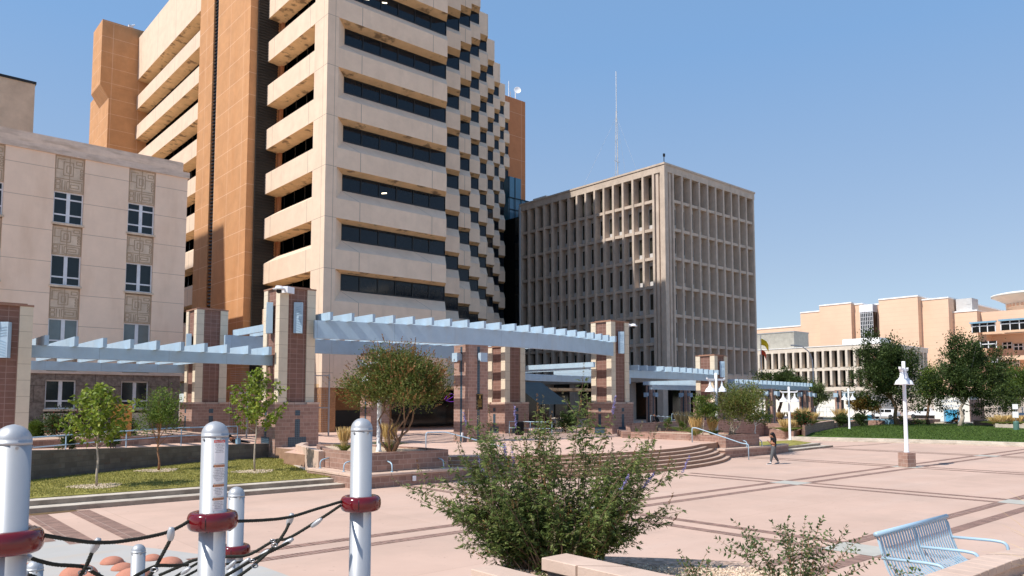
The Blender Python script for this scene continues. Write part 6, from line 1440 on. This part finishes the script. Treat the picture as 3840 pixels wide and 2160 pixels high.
# ================================================================== PEOPLE
def figure(label, loc, rz, J, E_, seg, hair=None, extra=None, cat='person'):
    """J name->(x,y,z,r[,ry]); E_ edges; seg edge->material index into mats; one continuous skinned body"""
    names = list(J); me = bpy.data.meshes.new('skel'); me.from_pydata([J[n][:3] for n in names], [(names.index(a), names.index(b)) for a, b in E_], [])
    o = bpy.data.objects.new('skel', me); C.objects.link(o); sk = o.modifiers.new('s', 'SKIN'); sk.use_smooth_shade = True
    for i, n in enumerate(names):
        v = me.skin_vertices[0].data[i]; r = J[n][3]; v.radius = (r, J[n][4] if len(J[n]) > 4 else r); v.use_root = (i == 0)
    ss = o.modifiers.new('u', 'SUBSURF'); ss.levels = 1; ss.render_levels = 1; bpy.context.view_layer.update()
    m2 = bpy.data.meshes.new_from_object(o.evaluated_get(bpy.context.evaluated_depsgraph_get())); bpy.data.objects.remove(o)
    m2.name = 'person'; m2.materials.clear(); mats = ['black_cloth', 'grey_cloth', 'skin_tone', 'white_shoe', 'hair_black']
    for m_ in mats: m2.materials.append(M[m_])
    SE = [(Vector(J[a][:3]), Vector(J[b][:3]), seg[i]) for i, (a, b) in enumerate(E_)]
    for p in m2.polygons:
        c_ = p.center; best = (9, 0)
        for a, b, k in SE:
            ab = b-a; u = max(0, min(1, (c_-a).dot(ab)/max(1e-9, ab.dot(ab)))); d_ = (a+ab*u-c_).length
            if d_ < best[0]: best = (d_, k)
        p.material_index = best[1]; p.use_smooth = True
    b_ = bpy.data.objects.new('person', m2); C.objects.link(b_); b_.location = loc; b_.rotation_euler = (0, 0, rz); tag(b_, label, cat)
    return b_
def hands(J, E_, S_, nm, palm, fwd, side, curl):
    base = Vector(palm)
    for i in range(5):
        off = (i-1.5)*.018 if i < 4 else -.045; ln = [.07, .078, .072, .058, .05][i]; k = f'{nm}f{i}'
        p0 = base+Vector(side)*off*1.0+Vector(fwd)*(.04 if i < 4 else .005); p1 = p0+Vector(fwd)*ln*.55+(Vector(side)*-.02 if i == 4 else Vector((0, 0, 0))); p2 = p1+Vector(curl)*ln*.5
        J[k+'a'] = (*p0, .010); J[k+'b'] = (*p1, .009); J[k+'c'] = (*p2, .007); E_ += [(nm, k+'a'), (k+'a', k+'b'), (k+'b', k+'c')]; S_ += [2, 2, 2]
def walker():
    J = {'pel': (0, 0, .93, .18, .16), 'sp': (-.01, 0, 1.06, .165, .145), 'ch': (.0, 0, 1.25, .175, .15), 'up': (.02, 0, 1.37, .12, .11), 'nk': (.045, 0, 1.43, .048), 'hd': (.085, 0, 1.50, .078), 'h2': (.10, 0, 1.57, .082), 'ns': (.185, 0, 1.515, .012),
         'lh': (.03, .09, .86, .13), 'lk': (.15, .10, .50, .098), 'la': (.22, .10, .13, .055), 'lf': (.25, .10, .06, .038), 'lt': (.38, .10, .04, .032),
         'rh': (-.02, -.09, .86, .13), 'rk': (-.08, -.10, .48, .098), 'ra': (-.27, -.10, .14, .055), 'rf': (-.28, -.10, .07, .038), 'rt': (-.15, -.10, .03, .032),
         'ls': (.02, .19, 1.35, .075), 'le': (.03, .24, 1.10, .055), 'lw': (.23, .10, 1.17, .028), 'lp': (.27, .05, 1.20, .028),
         'rs': (.02, -.19, 1.35, .075), 're': (.02, -.24, 1.09, .055), 'rw': (.21, -.10, 1.19, .028), 'rp': (.26, -.05, 1.22, .028)}
    E_ = [('pel', 'sp'), ('sp', 'ch'), ('ch', 'up'), ('up', 'nk'), ('nk', 'hd'), ('hd', 'h2'), ('hd', 'ns'), ('pel', 'lh'), ('lh', 'lk'), ('lk', 'la'), ('la', 'lf'), ('lf', 'lt'), ('pel', 'rh'), ('rh', 'rk'), ('rk', 'ra'), ('ra', 'rf'), ('rf', 'rt'), ('up', 'ls'), ('ls', 'le'), ('le', 'lw'), ('lw', 'lp'), ('up', 'rs'), ('rs', 're'), ('re', 'rw'), ('rw', 'rp')]
    S_ = [0, 0, 0, 2, 2, 2, 2, 1, 1, 1, 3, 3, 1, 1, 1, 3, 3, 0, 0, 2, 2, 0, 0, 2, 2]
    hands(J, E_, S_, 'lp', J['lp'][:3], (.7, -.3, .5), (0, .8, .2), (.1, -.4, .6)); hands(J, E_, S_, 'rp', J['rp'][:3], (.7, .3, .5), (0, -.8, .2), (.1, .4, .6))
    p = at(2903, 1741, 0); f = figure('person in a black shirt and grey trousers walking across the plaza looking at a phone', p, R(48.8+90+4), J, E_, S_)
    hr = MB(); hr.tube([(.10, 0, 1.655), (.05, 0, 1.63), (0, 0, 1.55), (-.05, 0, 1.42), (-.10, 0, 1.28), (-.11, 0, 1.15)], [.05, .09, .10, .085, .07, .03], 12); hr.lathe([(.01, .1), (.06, .09), (.092, .05), (.096, 0), (.08, -.05), (.01, -.06)], (.075, 0, 1.585), 14)
    hr.build('hair', 'hair_black', f, smooth=True)
    MB().box(-.17, -.02, -.27, -.17, .86, 1.06).build('handbag', 'black_cloth', f, bevel=.03); MB().box(.28, .36, -.035, .035, 1.235, 1.25).build('phone', 'black_plastic', f)
    for (x, y, z) in ((.29, .10, .0), (-.23, -.10, .0)):
        s_ = MB(); s_.prism([(x-.11, y-.045), (x+.15, y-.045), (x+.18, y), (x+.15, y+.045), (x-.11, y+.045)], z, z+.028); s_.build('shoe_sole', 'white_shoe', f, bevel=.008); MB().prism([(x-.10, y-.04), (x+.12, y-.04), (x+.12, y+.04), (x-.10, y+.04)], z+.029, [z+.1, z+.06, z+.06, z+.1]).build('shoe_upper', 'black_cloth', f, bevel=.015)
walker()
def sitter(label, loc, rz, lean=.0, legs='bent', sh=0, s=1.0):
    k = -lean
    J = {'pel': (0, 0, .12, .15, .12), 'sp': (k*.2, 0, .26, .13, .10), 'ch': (k*.5, 0, .44, .15, .11), 'up': (k*.7, 0, .56, .10, .09), 'nk': (k*.75+.01, 0, .63, .05), 'hd': (k*.78+.04, 0, .70, .08), 'h2': (k*.8+.04, 0, .77, .085), 'ns': (k*.8+.13, 0, .72, .012)}
    if legs == 'bent': q = [(.40, .38), (.58, .08)]
    else: q = [(.42, .14), (.82, .08)]
    for n_, y in (('l', .09), ('r', -.09)):
        J[n_+'h'] = (.06, y, .13, .10); J[n_+'k'] = (q[0][0], y*1.2, q[0][1], .07); J[n_+'a'] = (q[1][0], y*1.2, q[1][1], .045); J[n_+'t'] = (q[1][0]+.13, y*1.3, q[1][1]-.02, .035)
        J[n_+'s'] = (k*.65, y*1.9, .54, .06); J[n_+'e'] = (k*.3+.05, y*2.4, .32, .045); J[n_+'w'] = (.22, y*1.6, .30, .03); J[n_+'p'] = (.28, y*1.4, .30, .028)
    E_ = [('pel', 'sp'), ('sp', 'ch'), ('ch', 'up'), ('up', 'nk'), ('nk', 'hd'), ('hd', 'h2'), ('hd', 'ns')]; S_ = [0, 0, 0, 2, 2, 4, 2]
    for n_ in 'lr': E_ += [('pel', n_+'h'), (n_+'h', n_+'k'), (n_+'k', n_+'a'), (n_+'a', n_+'t'), ('up', n_+'s'), (n_+'s', n_+'e'), (n_+'e', n_+'w'), (n_+'w', n_+'p')]; S_ += [1 if sh else 0]*3+[0, 0, 0, 2, 2]
    hands(J, E_, S_, 'lp', J['lp'][:3], (.9, 0, -.2), (0, 1, 0), (.2, 0, -.6)); hands(J, E_, S_, 'rp', J['rp'][:3], (.9, 0, -.2), (0, -1, 0), (.2, 0, -.6))
    f = figure(label, loc, rz, J, E_, S_); f.scale = (s, s, s); return f
p = atd(872, 1655, 42); p.z = 1.02; sitter('person in dark clothes reclining on the ground by the tall pillar, legs out', p, R(-41.2), .45, 'out')
MB_ = MB().box(-.12, .12, -.1, .1, 0, .32).build('blue_bag', 'utility_blue', bevel=.03); tag(MB_, 'small blue bag beside the reclining person', 'bag'); q = atd(893, 1655, 41.6); MB_.location = (q.x, q.y, 1.02)
struct('ramp_landing', MB().prism([(12.5, 40.0), (17.3, 40.0), (17.3, 44), (12.5, 44)], .5, 1.02), 'terrace_paving')
p = atd(3590, 1600, 97); p.z = .6; sitter('person in dark clothes sitting in the shade beside the pavilion tree', p, R(-41.2+180), .1, 'bent', s=1.25)
p = atd(3572, 1600, 98); p.z = .6; sitter('person lying back in the shade left of the sitting one near the pavilion', p, R(-41.2+180), .5, 'out', s=1.1)
p = atd(2911, 1580, 79); p.z = 1.2; sitter('dark seated person under the farthest pergola', p, R(-60), .1, 'bent', s=1.2)
p = atd(2476, 1600, 60); p.z = 1.35; sitter('dark bending person on the shaded lobby stairs', p, R(120), -.35, 'bent', s=1.3)
struct('stair_landing', MB().prism([(p.x-1.2, p.y-1), (p.x+2, p.y-1), (p.x+2, p.y+1.5), (p.x-1.2, p.y+1.5)], .9, 1.36), 'grey_block')
struct('person_ledge', MB().prism([(p_.x+a, p_.y+b) for p_ in [atd(2911, 1580, 79)] for a, b in ((-1, -1), (1.5, -1), (1.5, 1.5), (-1, 1.5))], 0, 1.2), 'brick_wall')
for o in C.objects:
    if o.type == 'MESH' and o.get('kind') is None and o.parent is None and o.get('label') is None: print('UNLABELLED', o.name)
